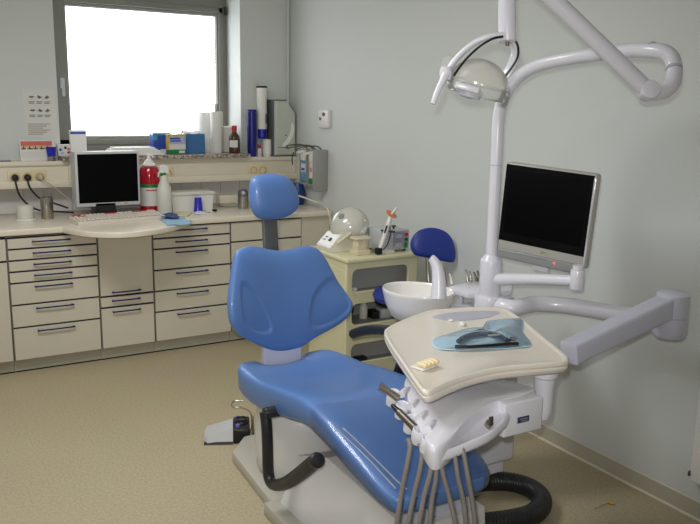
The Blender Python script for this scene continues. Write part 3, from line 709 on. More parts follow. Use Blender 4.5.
# elbow pillar at the right of the tray
e0 = atD(545, 371, 2.47); ek = .028
MB().lathe([(.041, .02), (.041, -.014), (.035, -.02), (.031, -.06), (.030, -.10), (.031, -.13), (.024, -.155), (.001, -.162)], e0+V((0, 0, .0)), 28).tube([e0+V((0, 0, -.125)), e0+V((-.03, .005, -.125)), e0+V((-.12, .02, -.115))], .024, 16, 3).build('tray_pillar', 'unit_white', it)
# box beam to the wall side elbow
ea_ = atD(672, 304, 2.75); eb_ = atD(569, 353, 2.50)
bd_ = (ea_-eb_).normalized(); bu = V((0, 0, 1)); bu = (bu-bd_*bu.dot(bd_)).normalized(); bs = bd_.cross(bu)
def rr(c, u, v, w_, h_, r=.012, n=4):
    out = []
    for sx, sy, a0 in ((1, 1, 0), (-1, 1, 90), (-1, -1, 180), (1, -1, 270)):
        for i in range(n+1):
            g = math.radians(a0+90*i/n); out.append(c+u*(sx*(w_/2-r)+r*math.cos(g))+v*(sy*(h_/2-r)+r*math.sin(g)))
    return out
MB().loft([rr(eb_, bs, bu, .07, .072), rr(ea_, bs, bu, .075, .078)]).build('arm_beam', 'unit_grey', it, ang=40)
MB().lathe([(.001, .044), (.045, .043), (.055, .036), (.057, .0), (.057, -.04), (.053, -.042), (.053, -.045), (.057, -.047), (.057, -.105), (.048, -.118), (.001, -.12)], ea_, 32).build('elbow', 'unit_grey', it)
w1 = ea_+V((0, 0, -.080))
wa = [V((PXY.x+.01, PXY.y-.0, .815)), atZ(512, 308, .815)+V((0, 0, 0)), atZ(535, 304, .815), atZ(565, 305.5, .815), atZ(600, 311, .815), atZ(640, 321.5, .815), w1]
wa[-2].z = .83
MB().tube(wa, .034, 20, 6).build('swing_arm', 'unit_white', it, ang=60)
MB().cyl((PXY.x, PXY.y, .783), (PXY.x, PXY.y, .848), .062, n=32, bev=.006).build('swing_collar', 'unit_white', it)

# handpieces in the holder
def handpiece(px0, px1, z0, z1, label, dark):
    p0 = atZ(*px0, z0); p1 = atZ(*px1, z1)
    t = thing('dental_handpiece', tuple(p0), label, 'handpiece', 'handpieces in the holder')
    d_ = (p1-p0)
    MB().tube([p0, p0.lerp(p1, .35), p0.lerp(p1, .7)], lambda q: .0115-.0015*q, 16, 4).build('body', 'steel_dark' if dark else 'steel', t)
    if dark:
        MB().tube([p0.lerp(p1, .68), p0.lerp(p1, .84), p1], lambda q: .0095-.0045*q, 14, 4).build('neck', 'black', t)
    else:
        MB().tube([p0.lerp(p1, .68), p0.lerp(p1, .85), p1], lambda q: .0095+.004*q, 14, 4).build('neck', 'steel', t)
handpiece((398, 398), (380, 386), .762, .80, 'steel syringe handpiece in the topmost holder cup', False)
handpiece((415, 428), (392, 405), .762, .79, 'dark handpiece with a black neck in the lower holder cup', True)

# things on the tray
TT = .856
pq = [(432, 344), (435, 339), (458, 336.5), (489, 330), (490, 323), (522, 319), (523, 332), (532, 345), (519, 348.5), (480, 350.5), (450, 351), (436, 349)]
pp = catmull([atZ(x, y, TT) for x, y in pq], 3, True); c_ = sum(pp, V())/len(pp)
pc_ = thing('sterile_pouch', tuple(V((c_.x, c_.y, TT))), 'crinkled light blue sterile pouch lying on the beige tray', 'pouch')
MB().loft([[V((c_.x+(p.x-c_.x)*s, c_.y+(p.y-c_.y)*s, z+.0012*math.sin(i*1.7))) for i, p in enumerate(pp)] for s, z in [(0, TT+.0014), (.97, TT+.0014), (1.0, TT+.0028), (.99, TT+.004), (.9, TT+.0052), (.6, TT+.006), (0, TT+.006)]]).build('paper_backing', 'pouch_blue', pc_, ang=15)
def film(u, v):
    i = int(v*len(pp)) % len(pp); p = pp[i]; s = .98*(1-u)
    h = .006+.028*min(1, u*2.0)*(0.90+.10*math.sin(i*.9+u*5)) if u > 0 else .0045
    return V((c_.x+(p.x-c_.x)*s, c_.y+(p.y-c_.y)*s, TT+h))
MB().grid(film, 8, len(pp)).build('film', 'pouch_film', pc_, ang=70)
ins = thing('dental_forceps', tuple(atZ(480, 344, TT+.006)), 'dark grey curved instrument wrapped inside the blue pouch', 'dental tool')
z_ = TT+.0165
MB().tube([atZ(x, y, z_) for x, y in [(459, 341.5), (464, 337.5), (474, 334.5), (486, 333.5), (498, 335.5), (508, 341)]], lambda q: .0105, 14, 5, flat=.75).build('upper_handle', 'navy_metal', ins)
MB().tube([atZ(x, y, z_-.003) for x, y in [(455, 346.5), (470, 346.8), (490, 345.5), (508, 344), (518, 343.5)]], lambda q: .0065, 12, 5, flat=.8).build('lower_handle', 'black', ins)
MB().lathe([(.001, .006), (.010, .005), (.011, 0), (.009, -.005), (.001, -.006)], atZ(513, 339, z_+.003), 16).build('hinge', 'steel', ins)
cc = atZ(494, 335.0, z_+.0115)
MB().obox(cc, ((atZ(502, 334.5, z_+.009)-atZ(487, 336, z_+.009)).normalized(), V((.3, 1, 0)).normalized(), V((0, 0, 1))), (.042, .012, .002), 0).build('tape', 'paper', ins)
# gauze bits and tooth-coloured rolls
for (x, y, r, lab) in ((451, 321, .008, 'small white cotton pellet at the back of the tray, left of the crumpled one'), (463, 325, .013, 'crumpled white gauze scrap on the tray right above the blue pouch')):
    p = atZ(x, y, TT); b = MB()
    for q in range(5):
        o_ = V((random.uniform(-1, 1)*r*.7, random.uniform(-1, 1)*r*.7, 0))
        b.lathe([(.001, r*1.0), (r*.5, r*.85), (r*.7, r*.45), (r*.55, .0005), (.001, .0004)], p+o_, 9)
    tag(b.build('gauze_ball', 'paper'), lab, 'gauze', 'gauze scraps on the tray')
p = atZ(428, 368, TT)
rb = thing('cotton_roll_holder', tuple(p), 'small clear dish of cream dental rolls at the near left tray corner', 'dental rolls')
u_ = (atZ(438, 361, TT)-atZ(418, 368, TT)).normalized(); v_ = V((-u_.y, u_.x, 0))
MB().obox(p+v_*.012+V((0, 0, .004)), (u_, v_, V((0, 0, 1))), (.075, .05, .007), .003, 2).build('dish', 'white_plastic', rb)
for i in range(4):
    q = p+u_*(-.026+.017*i)-v_*.002
    MB().tube([q+V((0, 0, .014))-v_*.014, q+V((0, 0, .017)), q+V((0, 0, .014))+v_*.018], lambda s: .0078, 12, 3).build('roll', 'tooth', rb)

# ------------------------------------------------------------------ wall-side monitor on the unit
dL, dR = 3.16, 2.92
c1, c2_, c3, c4 = atD(507, 163, dL), atD(599, 172.5, dR), atD(592, 273, dR), atD(502.5, 250, dL)
mcen = (c1+c2_+c3+c4)/4 - CR*.014
mx_ = ((c2_+c3)-(c1+c4)).normalized(); my_ = V((0, 0, 1)); my_ = (my_-mx_*my_.dot(mx_)).normalized(); mn = mx_.cross(my_)
if mn.dot(CAM-mcen) < 0: mn = -mn
W_ = ((c2_+c3)/2-(c1+c4)/2).length; H_ = ((c1+c2_)/2-(c4+c3)/2).length
mo = thing('flat_monitor', tuple(kb+V((0, 0, .045))), 'black screen silver framed monitor mounted on the white unit pole', 'monitor')
def mb(cx, cy, cz, w_, h_, d_, bev): return MB().obox(mcen+mx_*cx+my_*cy+mn*cz, (mx_, my_, mn), (w_, h_, d_), bev, 3)
shell = mb(0, 0, -.018, W_, H_, .040, .012).build('shell', 'monitor_silver', mo)
mb(0, 0, -.046, W_*.9, H_*.86, .03, .012).build('back_cover', 'silver_grey', mo)
mb(-.003, .020, .0015, W_-.016, H_-.056, .005, .002).build('bezel', 'black_gloss', mo)
mb(-.003, .028, .0042, W_-.055, H_-.110, .002, .0005).build('screen', 'screen', mo)
ch_ = mb(-.004, -H_/2-.004, -.004, W_-.03, .040, .030, .008).build('speaker_bar', 'silver_grey', mo)
mb(W_/2-.008, .0, .001, .009, H_-.03, .006, .002).build('side_strip', 'silver_bright', mo)
mb(.07, -H_/2+.002, .0120, .007, .006, .002, .0008).build('power_light', 'led_red', mo)
bb_ = MB()
for i in range(12): bb_.obox(mcen+mx_*(-.10+.012*i)+my_*(-H_/2+.008)+mn*.0115, (mx_, my_, mn), (.003, .004, .002))
bb_.build('button', 'dispenser_dark', mo)
MB().obox(mcen+my_*(-H_/2+.01)+mn*-.03, (mx_, my_, mn), (.07, .12, .03), .006, 2).build('mount', 'unit_white', mo)
MB().cyl(kb+V((0, 0, .045)), kb+V((0, 0, .06)), .02, n=20).build('mount_pin', 'unit_white', mo)
def text(s, size, par, name, m, origin, xa, ya, za, ext=.0006):
    cu = bpy.data.curves.new(name, 'FONT'); cu.body = s; cu.size = size; cu.extrude = ext; cu.align_x = 'CENTER'; cu.align_y = 'CENTER'
    to = bpy.data.objects.new('tmp', cu); COL.objects.link(to)
    bpy.context.view_layer.update()
    me = bpy.data.meshes.new_from_object(to.evaluated_get(bpy.context.evaluated_depsgraph_get()))
    bpy.data.objects.remove(to)
    o0 = ORG[par.name]
    for v in me.vertices: v.co = V(origin)+xa*v.co.x+ya*v.co.y+za*v.co.z-o0
    me.materials.append(M[m])
    o = bpy.data.objects.new(name, me); COL.objects.link(o); o.parent = par; ORG[o.name] = o0
    return o
text('BMC', .015, mo, 'logo', 'gold', mcen+my_*(-H_/2+.0315)+mx_*.018+mn*.0046, mx_, my_, mn)

# ------------------------------------------------------------------ operating lamp on its arm
ld = 2.40
la = thing('operating_lamp', tuple(atD(480, 95, ld)), 'white operating lamp with a translucent shade hanging over the chair', 'lamp')
j0 = atD(648, 91, 2.375); j1 = atD(536, -17, 2.30)
MB().tube([j0, j0.lerp(j1, .5), j1], .0255, 20, 3).build('spring_arm', 'unit_white', la)
MB().cyl(j0+CF*-.030, j0+CF*.024, .0285, n=26, bev=.004).build('arm_joint', 'unit_white', la)
r0 = atD(506, -40, 2.36); r1 = atD(507.5, 42, 2.36)
MB().tube([j1, j1.lerp(r0, .5)+V((0, 0, .03)), r0], .024, 16, 4).build('arm_head', 'unit_white', la)
MB().cyl(r0+V((0, 0, .02)), r1, .0265, n=26, bev=.003).build('drop_rod', 'unit_white', la)
MB().cyl(r1, r1-V((0, 0, .012)), .006, n=12).build('rod_screw', 'steel_dark', la)
hl = atD(447, 74, ld); hr = atD(506, 88, ld)
y1 = [atD(503, 35, 2.34), atD(490, 36.5, 2.34), atD(476, 42, 2.35), atD(463, 52, 2.37), atD(453, 63, 2.385), atD(446, 74, 2.39)]
MB().tube(y1, lambda q: .0195, 14, 6, flat=.5).build('yoke_arm', 'unit_white', la, ang=60)
y2 = [atD(511, 39, 2.38), atD(515, 47, 2.39), atD(515, 57, 2.41), atD(510, 68, 2.43), atD(505, 76, 2.44)]
MB().tube(y2, lambda q: .0195, 14, 6, flat=.5).build('yoke_arm', 'unit_white', la, ang=60)
MB().tube([atD(503, 36.5, 2.315), atD(492, 39, 2.315), atD(479, 47, 2.325), atD(467, 58, 2.34), atD(459, 68, 2.355), atD(454, 75.5, 2.37)], .0036, 8, 6).build('lamp_cable', 'black', la)
MB().tube([atD(515, 40, 2.36), atD(518, 47, 2.365), atD(517.5, 57, 2.38), atD(512, 67, 2.395), atD(504, 77.5, 2.41)], .0036, 8, 6).build('lamp_cable', 'black', la)
# shade: an oval shell, open underside
lx = (atD(507.5, 93, ld)-atD(449, 77, ld)); half = lx.length/2; lx.normalize()
lcen = (atD(507.5, 93, ld)+atD(449, 77, ld))/2
lw_ = (CF - lx*CF.dot(lx)).normalized(); ln = lx.cross(lw_); ln = ln if ln.z > 0 else -ln
lw2 = (lw_+ln*.22).normalized(); ln2 = lx.cross(lw2); ln2 = ln2 if ln2.z > 0 else -ln2
MB().lathe([(half*math.sin(g), .078*math.cos(g)) for g in [math.pi/2*i/12 for i in range(13)]]+[(half*.985, -.004)], lcen, 40, (lx, lw2, ln2), 1, .62).build('shade', 'smoky_plastic', la, ang=70)
MB().lathe([(half*1.0, .006), (half*1.03, .004), (half*1.03, -.016), (half*.99, -.028), (half*.9, -.034), (half*.88, -.030), (half*.97, -.020), (half*.97, .002)], lcen, 44, (lx, lw2, ln2), 1, .62).build('shield_rim', 'clear_plastic', la, ang=60)
MB().lathe([(.001, .02), (.022, .018), (.03, .0), (.026, -.018), (.001, -.022)], lcen-ln2*.025-lx*.02, 20, (lx, lw2, ln2), 1.4, 1).build('bulb_housing', 'unit_grey', la)
MB().obox(lcen-lx*.035-ln2*.018-lw2*.055, (lx, lw2, ln2), (.075, .016, .02), .005, 2).build('reflector_clip', 'unit_white', la)
gp = atD(446, 73, 2.37)
MB().lathe([(.001, .02), (.016, .018), (.02, 0), (.016, -.018), (.001, -.02)], gp, 18).build('grip_hub', 'unit_white', la)
MB().tube([atD(446, 74, 2.36), atD(441, 84, 2.355), atD(436, 95, 2.35), atD(433, 104, 2.35)], lambda q: .0115-.004*q, 12, 4).build('grip', 'unit_white', la)
MB().prism(catmull([atD(x, y, 2.40) for x, y in [(441, 68), (443, 58), (448, 55.5), (455, 56), (457, 60), (450, 70), (444, 74)]], 3, True), CF*.006, .001).build('side_shield', 'clear_plastic', la)

# ------------------------------------------------------------------ stool
stl = thing('operator_stool', (2.335, 3.355, 0), 'dark blue operator stool with a half-round backrest behind the spittoon', 'stool')
sc = V((2.335, 3.355, .605))
MB().lathe([(.001, -.025), (.15, -.022), (.172, -.008), (.178, .015), (.168, .035), (.13, .046), (.001, .05)], sc, 44).build('seat', 'stool_blue', stl)
MB().lathe([(.001, -.04), (.14, -.037), (.168, -.026), (.168, -.022), (.001, -.022)], sc, 36).build('seat_shell', 'black', stl)
so = V((2.52, 3.44, .85)); sn = V((-.35, -.93, .12)).normalized(); sxv = V((0, 0, 1)).cross(sn).normalized(); sxv = sxv if sxv.x > 0 else -sxv; syv = sn.cross(sxv); syv = syv if syv.z > 0 else -syv
pad('backrest', stl, [(411, 249), (410.5, 243), (413, 236), (419, 230.5), (428, 227.8), (437, 228.3), (446, 232), (452, 239), (455, 249), (455.3, 258), (453, 262), (447, 262), (436, 259.5), (424, 257), (415, 255)], so, sn, sxv, syv, .024, m='stool_blue', pw=5, pe=.45, rings=16)
MB().tube([sc+V((.10, .0, -.035)), sc+V((.20, .04, -.03)), sc+V((.215, .09, .05)), so-sn*.030+V((.02, 0, -.06))], .011, 12, 5).build('back_bar', 'steel', stl)
MB().cyl((sc.x, sc.y, .14), (sc.x, sc.y, .53), .022, n=20).cyl((sc.x, sc.y, .10), (sc.x, sc.y, .30), .03, n=20).build('column', 'black', stl)
for i in range(5):
    g = 2*math.pi*i/5+.3; p1 = V((sc.x+.18*math.cos(g), sc.y+.18*math.sin(g), .075))
    lg = MB().tube([V((sc.x, sc.y, .13)), V((sc.x, sc.y, .13)).lerp(p1, .5)+V((0, 0, .008)), p1], lambda q: .02-.006*q, 12, 3).build('leg', 'black', stl)
    MB().cyl(p1+V((-.012, 0, -.05)), p1+V((.012, 0, -.05)), .025, n=18, bev=.004).cyl(p1+V((0, 0, -.05)), p1, .007, n=10).build('caster', 'black_rubber', lg)

# ------------------------------------------------------------------ rolling cart
CZ = .80
kx0, kx1, ky0, ky1 = 2.088, 2.55, 3.56, 4.0
ct = thing('instrument_cart', ((kx0+kx1)/2, (ky0+ky1)/2, 0), 'cream rolling cart with rounded openings between the chair and wall', 'cart')
zz = lambda y: atY(362, y, ky0).z
h1t, h1b, h2t, h2b, h3t, h3b = zz(269), zz(291.5), zz(303.5), zz(324.5), zz(343.5), zz(362)
def rrect(x0, x1, z0, z1, r, y, n=6):
    out = []
    for cx, cz, a0 in ((x1-r, z1-r, 0), (x0+r, z1-r, 90), (x0+r, z0+r, 180), (x1-r, z0+r, 270)):
        for i in range(n+1):
            g = math.radians(a0+90*i/n); out.append((cx+r*math.cos(g), y, cz+r*math.sin(g)))
    return out
hx0, hx1 = kx0+.035, kx1-.06
MB().prism([(kx0, ky0, .06), (kx1, ky0, .06), (kx1, ky0, CZ-.028), (kx0, ky0, CZ-.028)], (0, .016, 0), .003, 1, holes=[rrect(hx0, hx1, b_, t_, .035, ky0) for t_, b_ in ((h1t, h1b), (h2t, h2b), (h3t, h3b))]).build('front_frame', 'cart_cream', ct, ang=30)
MB().box(kx0, kx0+.018, ky0+.016, ky1, .06, CZ-.028, .002, 1).box(kx0-.002, kx0+.002, ky0+.028, ky1-.02, .10, CZ-.07, .001, 1).build('side_panel', 'cart_cream', ct)
MB().box(kx1-.018, kx1, ky0+.016, ky1, .06, CZ-.028, .002, 1).build('side_panel', 'cart_cream', ct)
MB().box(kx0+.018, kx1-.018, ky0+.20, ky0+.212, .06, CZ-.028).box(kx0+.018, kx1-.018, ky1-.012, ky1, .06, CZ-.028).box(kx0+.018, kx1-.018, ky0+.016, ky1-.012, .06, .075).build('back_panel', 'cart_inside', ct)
MB().box(kx0-.008, kx1+.006, ky0-.010, ky1+.004, CZ-.028, CZ, .010, 3).build('top', 'cart_cream', ct)
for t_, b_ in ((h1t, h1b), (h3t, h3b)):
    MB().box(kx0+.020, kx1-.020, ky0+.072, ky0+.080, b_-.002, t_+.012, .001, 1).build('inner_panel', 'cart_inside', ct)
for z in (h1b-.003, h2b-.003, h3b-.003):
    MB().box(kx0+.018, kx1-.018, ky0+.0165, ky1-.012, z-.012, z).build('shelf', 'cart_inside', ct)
for x in (kx0+.05, kx1-.05):
    for y in (ky0+.05, ky1-.05):
        MB().cyl((x-.011, y, .028), (x+.011, y, .028), .028, n=18, bev=.004).cyl((x, y, .03), (x, y, .061), .008, n=10).build('caster', 'black_rubber', ct)
# goods inside the cart
def shelfy(zs): return zs-.003
p = atY(363, 323, ky0+.12)
t = thing('white_bottle', (p.x, ky0+.12, shelfy(h2b)), 'white plastic bottle standing inside the second opening of the cart', 'bottle')
hb = h2t-h2b-.02
MB().lathe([(.001, 0), (.022, 0), (.025, .004), (.025, hb*.7), (.018, hb*.8), (.013, hb*.82)], (p.x, ky0+.12, shelfy(h2b)), 24, cap=True).build('body', 'plastic_milky', t)
MB().cyl((p.x, ky0+.12, shelfy(h2b)+hb*.8), (p.x, ky0+.12, shelfy(h2b)+hb*.97), .016, n=20, bev=.002).build('cap', 'white_plastic', t)
p = atY(373.5, 322, ky0+.10)
tag(MB().box(p.x-.022, p.x+.022, ky0+.07, ky0+.14, shelfy(h2b), shelfy(h2b)+.045, .004, 2).cyl((p.x, ky0+.105, shelfy(h2b)+.044), (p.x, ky0+.105, shelfy(h2b)+.050), .014, n=16).build('black_box', 'black'), 'small black box inside the second opening of the cart', 'box')
p = atY(384, 321, ky0+.10)
tag(MB().prism([(p.x-.045, ky0+.06, shelfy(h2b)), (p.x+.045, ky0+.06, shelfy(h2b)), (p.x+.052, ky0+.06, shelfy(h2b)+.055), (p.x-.045, ky0+.06, shelfy(h2b)+.058)], (0, .08, 0), .004, 2).build('white_box', 'box_grey'), 'pale grey tapered box beside the black one inside the cart', 'box')
p = atY(356, 289.5, ky0+.03)
tag(MB().lathe([(.001, 0), (.014, 0), (.017, .012), (.016, .014), (.013, .004), (.001, .003)], (p.x, ky0+.045, shelfy(h1b)), 18).build('small_dish', 'white_plastic'), 'tiny white dish at the front left of the cart top opening', 'dish')
p = atY(360, 361, ky0+.03)
tag(MB().box(p.x-.03, p.x+.045, ky0+.02, ky0+.069, shelfy(h3b), shelfy(h3b)+.022, .008, 3).build('black_pouch', 'black'), 'flat black pouch inside the lowest visible opening of the cart', 'pouch')

# machine with round dome on the cart top
mp = V((2.215, 3.825, CZ))
mm = thing('mixing_machine', tuple(mp), 'cream mixing machine with a round clear hood on the cart', 'machine')
u1 = V((0, -1, 0)); u2 = V((1, 0, 0))
def mq(a, b_, z): return mp+u1*a+u2*b_+V((0, 0, z))
prof = [(-.10, .0), (-.10, .012), (-.045, .085), (.0, .10), (.05, .10), (.085, .06), (.095, .0)]
sl = []
# wedge base: profile runs from the front (low, with the switch panel) to the back
def wedge(x): return [mq(x, -.125, .002), mq(x, -.128, .026), mq(x, -.055, .098), mq(x, .06, .10), mq(x, .12, .085), mq(x, .13, .002)]
MB().loft([wedge(-.085), wedge(.075)]).build('base', 'machine_white', mm, ang=30)
sn_ = (V((0, 0, 1))*.073+u2*-.072).normalized()
pc2 = mq(-.005, -.0915, .062)
pu = u1; pv_ = sn_.cross(pu); pv_ = pv_ if pv_.z > 0 else -pv_
MB().obox(pc2+sn_*.001, (pu, pv_, sn_), (.15, .088, .004), .001, 1).build('panel', 'white_plastic', mm)
MB().obox(pc2+sn_*.005+pu*.02, (pu, pv_, sn_), (.022, .022, .008), .002, 2).build('switch', 'dark_green', mm)
MB().obox(pc2+sn_*.0035-pu*.035+pv_*.012, (pu, pv_, sn_), (.03, .008, .001)).obox(pc2+sn_*.0035-pu*.038-pv_*.008, (pu, pv_, sn_), (.03, .008, .001)).build('panel_marking', 'print_grey', mm)
dc = mq(.0, .035, .135)
da = V((-.62, -.30, .55)).normalized(); d1 = da.cross(V((0, 0, 1))).normalized(); d2 = da.cross(d1)
MB().lathe([(.112*math.sin(g), .098*math.cos(g)-.0) for g in [math.pi*.5*i/12 for i in range(13)]]+[(.116, -.012), (.112, -.03), (.09, -.055), (.001, -.06)], dc, 40, (d1, d2, da)).build('hood', 'dome', mm, ang=60)
MB().lathe([(.001, .004), (.016, .004), (.018, 0), (.016, -.006), (.001, -.006)], dc+da*.10-V((0, 0, .0)), 18, (d1, d2, da)).build('hood_knob', 'silver_grey', mm)
MB().tube([mq(.083, -.09, .05), mq(.088, -.03, .09), mq(.088, .04, .14), mq(.085, .09, .17)], lambda q: .009+.004*q, 12, 4).build('lever', 'beige_plastic', mm)
# cream stepped bracket next to it
p = atZ(363, 255, CZ)
t = thing('plaster_stand', tuple(p), 'small cream stepped stand on the cart in front of the mixing machine', 'stand')
MB().box(p.x-.045, p.x+.045, p.y-.01, p.y+.07, CZ+.0005, CZ+.028, .003, 1).build('foot', 'beige_plastic', t)
MB().box(p.x-.036, p.x+.0, p.y-.002, p.y+.055, CZ+.027, CZ+.085, .003, 1).lathe([(.03, 0), (.036, .02), (.034, .058)], (p.x+.012, p.y+.03, CZ+.027), 20, cap=True).build('post', 'beige_plastic', t)
MB().box(p.x-.048, p.x+.05, p.y-.01, p.y+.065, CZ+.084, CZ+.098, .003, 1).build('cap_plate', 'beige_plastic', t)
# metal control box
p0 = atZ(391, 253, CZ)
t = thing('control_box', (2.43, 3.70, CZ), 'light grey metal control box with round knobs on the cart', 'control box')
gx0, gx1, gy0, gy1 = 2.335, 2.53, 3.62, 3.78
MB().box(gx0, gx1, gy0, gy1, CZ+.012, CZ+.125, .004, 2).build('case', 'box_grey', t)
MB().box(gx1-.115, gx1-.004, gy0-.003, gy0+.001, CZ+.018, CZ+.118, .001, 1).build('front_plate', 'silver_bright', t)
fy_ = gy0-.003
for z, m_ in ((.099, 'red'), (.070, 'dark_green')): MB().cyl((gx1-.026, fy_, CZ+z), (gx1-.026, fy_-.012, CZ+z), .0095, n=16, bev=.001).build('indicator', m_, t)
MB().box(gx1-.036, gx1-.017, fy_-.006, fy_, CZ+.022, CZ+.054, .001, 1).build('switch', 'green', t)
for z in (.03, .08): MB().box(gx1-.095, gx1-.055, fy_-.001, fy_+.001, CZ+z, CZ+z+.02, 0).build('marking', 'unit_grey', t)
MB().lathe([(.006, 0), (.006, .010), (.015, .012), (.013, .02), (.001, .02)], (gx1-.075, gy0+.05, CZ+.125), 16).build('knob', 'black', t)
MB().cyl((gx0+.05, gy0+.03, CZ+.125), (gx0+.05, gy0+.03, CZ+.145), .004, n=8).tube([(gx0+.0, gy0-.008, CZ+.132), (gx0+.09, gy0-.008, CZ+.118)], .006, 8, 1).build('top_bar', 'navy_metal', t)
for x in (gx0+.02, gx1-.02):
    for y in (gy0+.02, gy1-.02): MB().cyl((x, y, CZ), (x, y, CZ+.013), .010, n=12).build('foot', 'black', t)
# curing light leaning in its holder
p = atZ(378, 254.5, CZ)
t = thing('curing_light', tuple(p), 'white curing light with an orange shield upright in a black stand', 'curing light')
dd = (p-CAM).dot(CF)
MB().lathe([(.001, 0), (.045, 0), (.047, .006), (.035, .016), (.012, .022), (.001, .022)], atZ(388, 252.5, CZ)+V((0, .01, .0)), 28, sx=1.1, sy=.75).build('stand', 'white_plastic', t)
pb = atD(378.5, 251, dd-.01)
MB().obox(pb+V((0, 0, .0)), AX, (.034, .034, .036), .006, 2).build('base_grip', 'black', t)
q = [atD(379.5, 250, dd), atD(383, 240, dd), atD(387, 228, dd), atD(390.5, 217, dd), ]
MB().tube(q, lambda s: .011+.003*math.sin(s*3), 16, 5).build('body', 'white_plastic', t)
MB().tube([atD(383, 250, dd-.012), atD(387.5, 244, dd-.012), atD(390.5, 233, dd-.006), atD(389.5, 226, dd-.006)], .0035, 8, 5).build('cable', 'black', t)
MB().tube([atD(384.5, 233, dd-.014), atD(387, 225.5, dd-.014)], .005, 8, 1).build('trigger', 'black', t)
sdx = (atD(396, 217.5, dd)-atD(386, 211, dd)).normalized(); sdz = (CF*-.35+V((0, 0, 1))).normalized(); sdz = (sdz-sdx*sdz.dot(sdx)).normalized()
MB().lathe([(.001, .002), (.030, .002), (.034, 0), (.030, -.003), (.001, -.003)], atD(391.5, 214, dd), 28, (sdx, sdx.cross(sdz), sdz), 1.0, .9).build('shield', 'orange', t)
MB().tube([atD(391.5, 214, dd), atD(395, 210, dd), atD(397, 207.5, dd)], lambda s: .007-.002*s, 10, 3).build('light_guide', 'white_plastic', t)

# ------------------------------------------------------------------ soap dispensers on the right wall
dX = XR-.002
a = atX(300, 148, 2.60); c = atX(329.8, 189, dX)
dp = thing('dispenser_rack', (2.63, 5.0, 1.06), 'grey wall rack with two lever soap dispensers above the corner', 'dispenser')
yb0, yb1 = 4.875, 5.20
zt0, zt1 = 1.035, 1.285
for k_, (yc, col, lab) in enumerate(((5.12, 'sky_liquid', 1), (4.985, 'pink', 2))):
    MB().box(dX-.075, dX, yc-.055, yc-.048, zt0, zt1, .002, 1).box(dX-.075, dX, yc+.048, yc+.055, zt0, zt1, .002, 1).box(dX-.012, dX, yc-.05, yc+.05, zt0, zt1, .002, 1).box(dX-.075, dX, yc-.05, yc+.05, zt0-.002, zt0+.012, .002, 1).build('housing', 'housing_grey', dp)
    bt_ = MB().box(dX-.07, dX-.014, yc-.044, yc+.044, zt0+.013, zt1-.075, .012, 3).build('soap_bottle', col, dp)
    if k_ == 1:
        MB().box(dX-.074, dX-.068, yc-.045, yc+.045, zt0+.014, zt0+.05, .002, 1).build('label_band', 'green', bt_)
        MB().box(dX-.074, dX-.068, yc-.04, yc+.035, zt0+.052, zt1-.08, .002, 1).build('bottle_label', 'label_white', bt_)
        MB().lathe([(.001, .002), (.018, .001), (.02, 0)], (dX-.0745, yc+.01, zt0+.115), 16, (V((0, 1, 0)), V((0, 0, 1)), V((-1, 0, 0)))).build('bottle_spot', 'pink', bt_)
    else:
        MB().box(dX-.073, dX-.068, yc-.035, yc+.035, zt0+.09, zt0+.15, .002, 1).build('bottle_label', 'label_white', bt_)
        MB().box(dX-.0745, dX-.0725, yc-.025, yc+.025, zt0+.10, zt0+.118, .001, 1).build('label_mark', 'box_cobalt', bt_)
    MB().box(dX-.08, dX-.02, yc-.035, yc+.035, zt1-.078, zt1-.004, .006, 2).cyl((dX-.075, yc, zt1-.012), (dX-.125, yc, zt1-.02), .011, .008, n=14).build('pump_head', 'white_plastic', dp)
    MB().tube([(dX-.01, yc-.05, zt1+.0), (dX-.06, yc-.05, zt1+.035), (dX-.17, yc-.045, zt1+.03), (dX-.20, yc, zt1+.01), (dX-.17, yc+.045, zt1+.03), (dX-.06, yc+.05, zt1+.035), (dX-.01, yc+.05, zt1+.0)], .0045, 8, 5).build('lever', 'steel_dark', dp)
MB().box(dX-.10, dX, yb0, yb0+.05, zt0-.03, zt1+.012, .006, 2).build('end_housing', 'housing_grey', dp)
MB().tube([(dX-.13, 5.16, zt1-.02), (dX-.14, 5.165, zt1-.06), (dX-.135, 5.165, zt1-.11)], .004, 8, 4).build('strap', 'black', dp)

# paper towel dispenser in the corner
a = atY(275, 100, 5.35); c = atY(297.5, 152, 5.35)
pt = thing('towel_dispenser', ((a.x+c.x)/2, 5.46, TZ), 'grey paper towel dispenser with a clipped corner on the back wall', 'dispenser')
x0, x1, z0, z1 = a.x, min(c.x, XR-.012), TZ+.004, a.z
pf = lambda y, g: [(x0+g, y, z0+g), (x1-g, y, z0+g), (x1-g, y, z1-.10), (x1-.075, y, z1-g), (x0+g, y, z1-g)]
MB().prism(pf(5.375, -.004), (0, .1235, 0), .004, 2).build('back_plate', 'dispenser_dark', pt)
MB().loft([[V(p) for p in pf(5.3755, .004)], [V(p) for p in pf(5.362, .006)], [V((p[0]*.90+.10*(x0+x1)/2, 5.348, p[2]*.96+.04*(z0+z1)/2)) for p in pf(5.35, .010)]]).build('cover', 'dispenser_shell', pt, ang=20)
MB().prism(catmull([(x0+.115, 5.349, z0+.10), (x0+.150, 5.349, z0+.16), (x0+.155, 5.349, z0+.22), (x0+.135, 5.349, z0+.25), (x0+.128, 5.349, z0+.19), (x0+.10, 5.349, z0+.13), (x0+.06, 5.349, z0+.085), (x0+.07, 5.349, z0+.07)], 3, True), (0, -.004, 0), .001, 1).build('sight_window', 'white_plastic', pt)
MB().cyl((x0+.088, 5.349, z0+.155), (x0+.088, 5.343, z0+.155), .006, n=12).build('lock', 'dispenser_dark', pt)
MB().box(x0+.02, x1-.02, 5.346, 5.352, z0+.062, z0+.066, 0).build('paper_slot', 'dispenser_dark', pt)

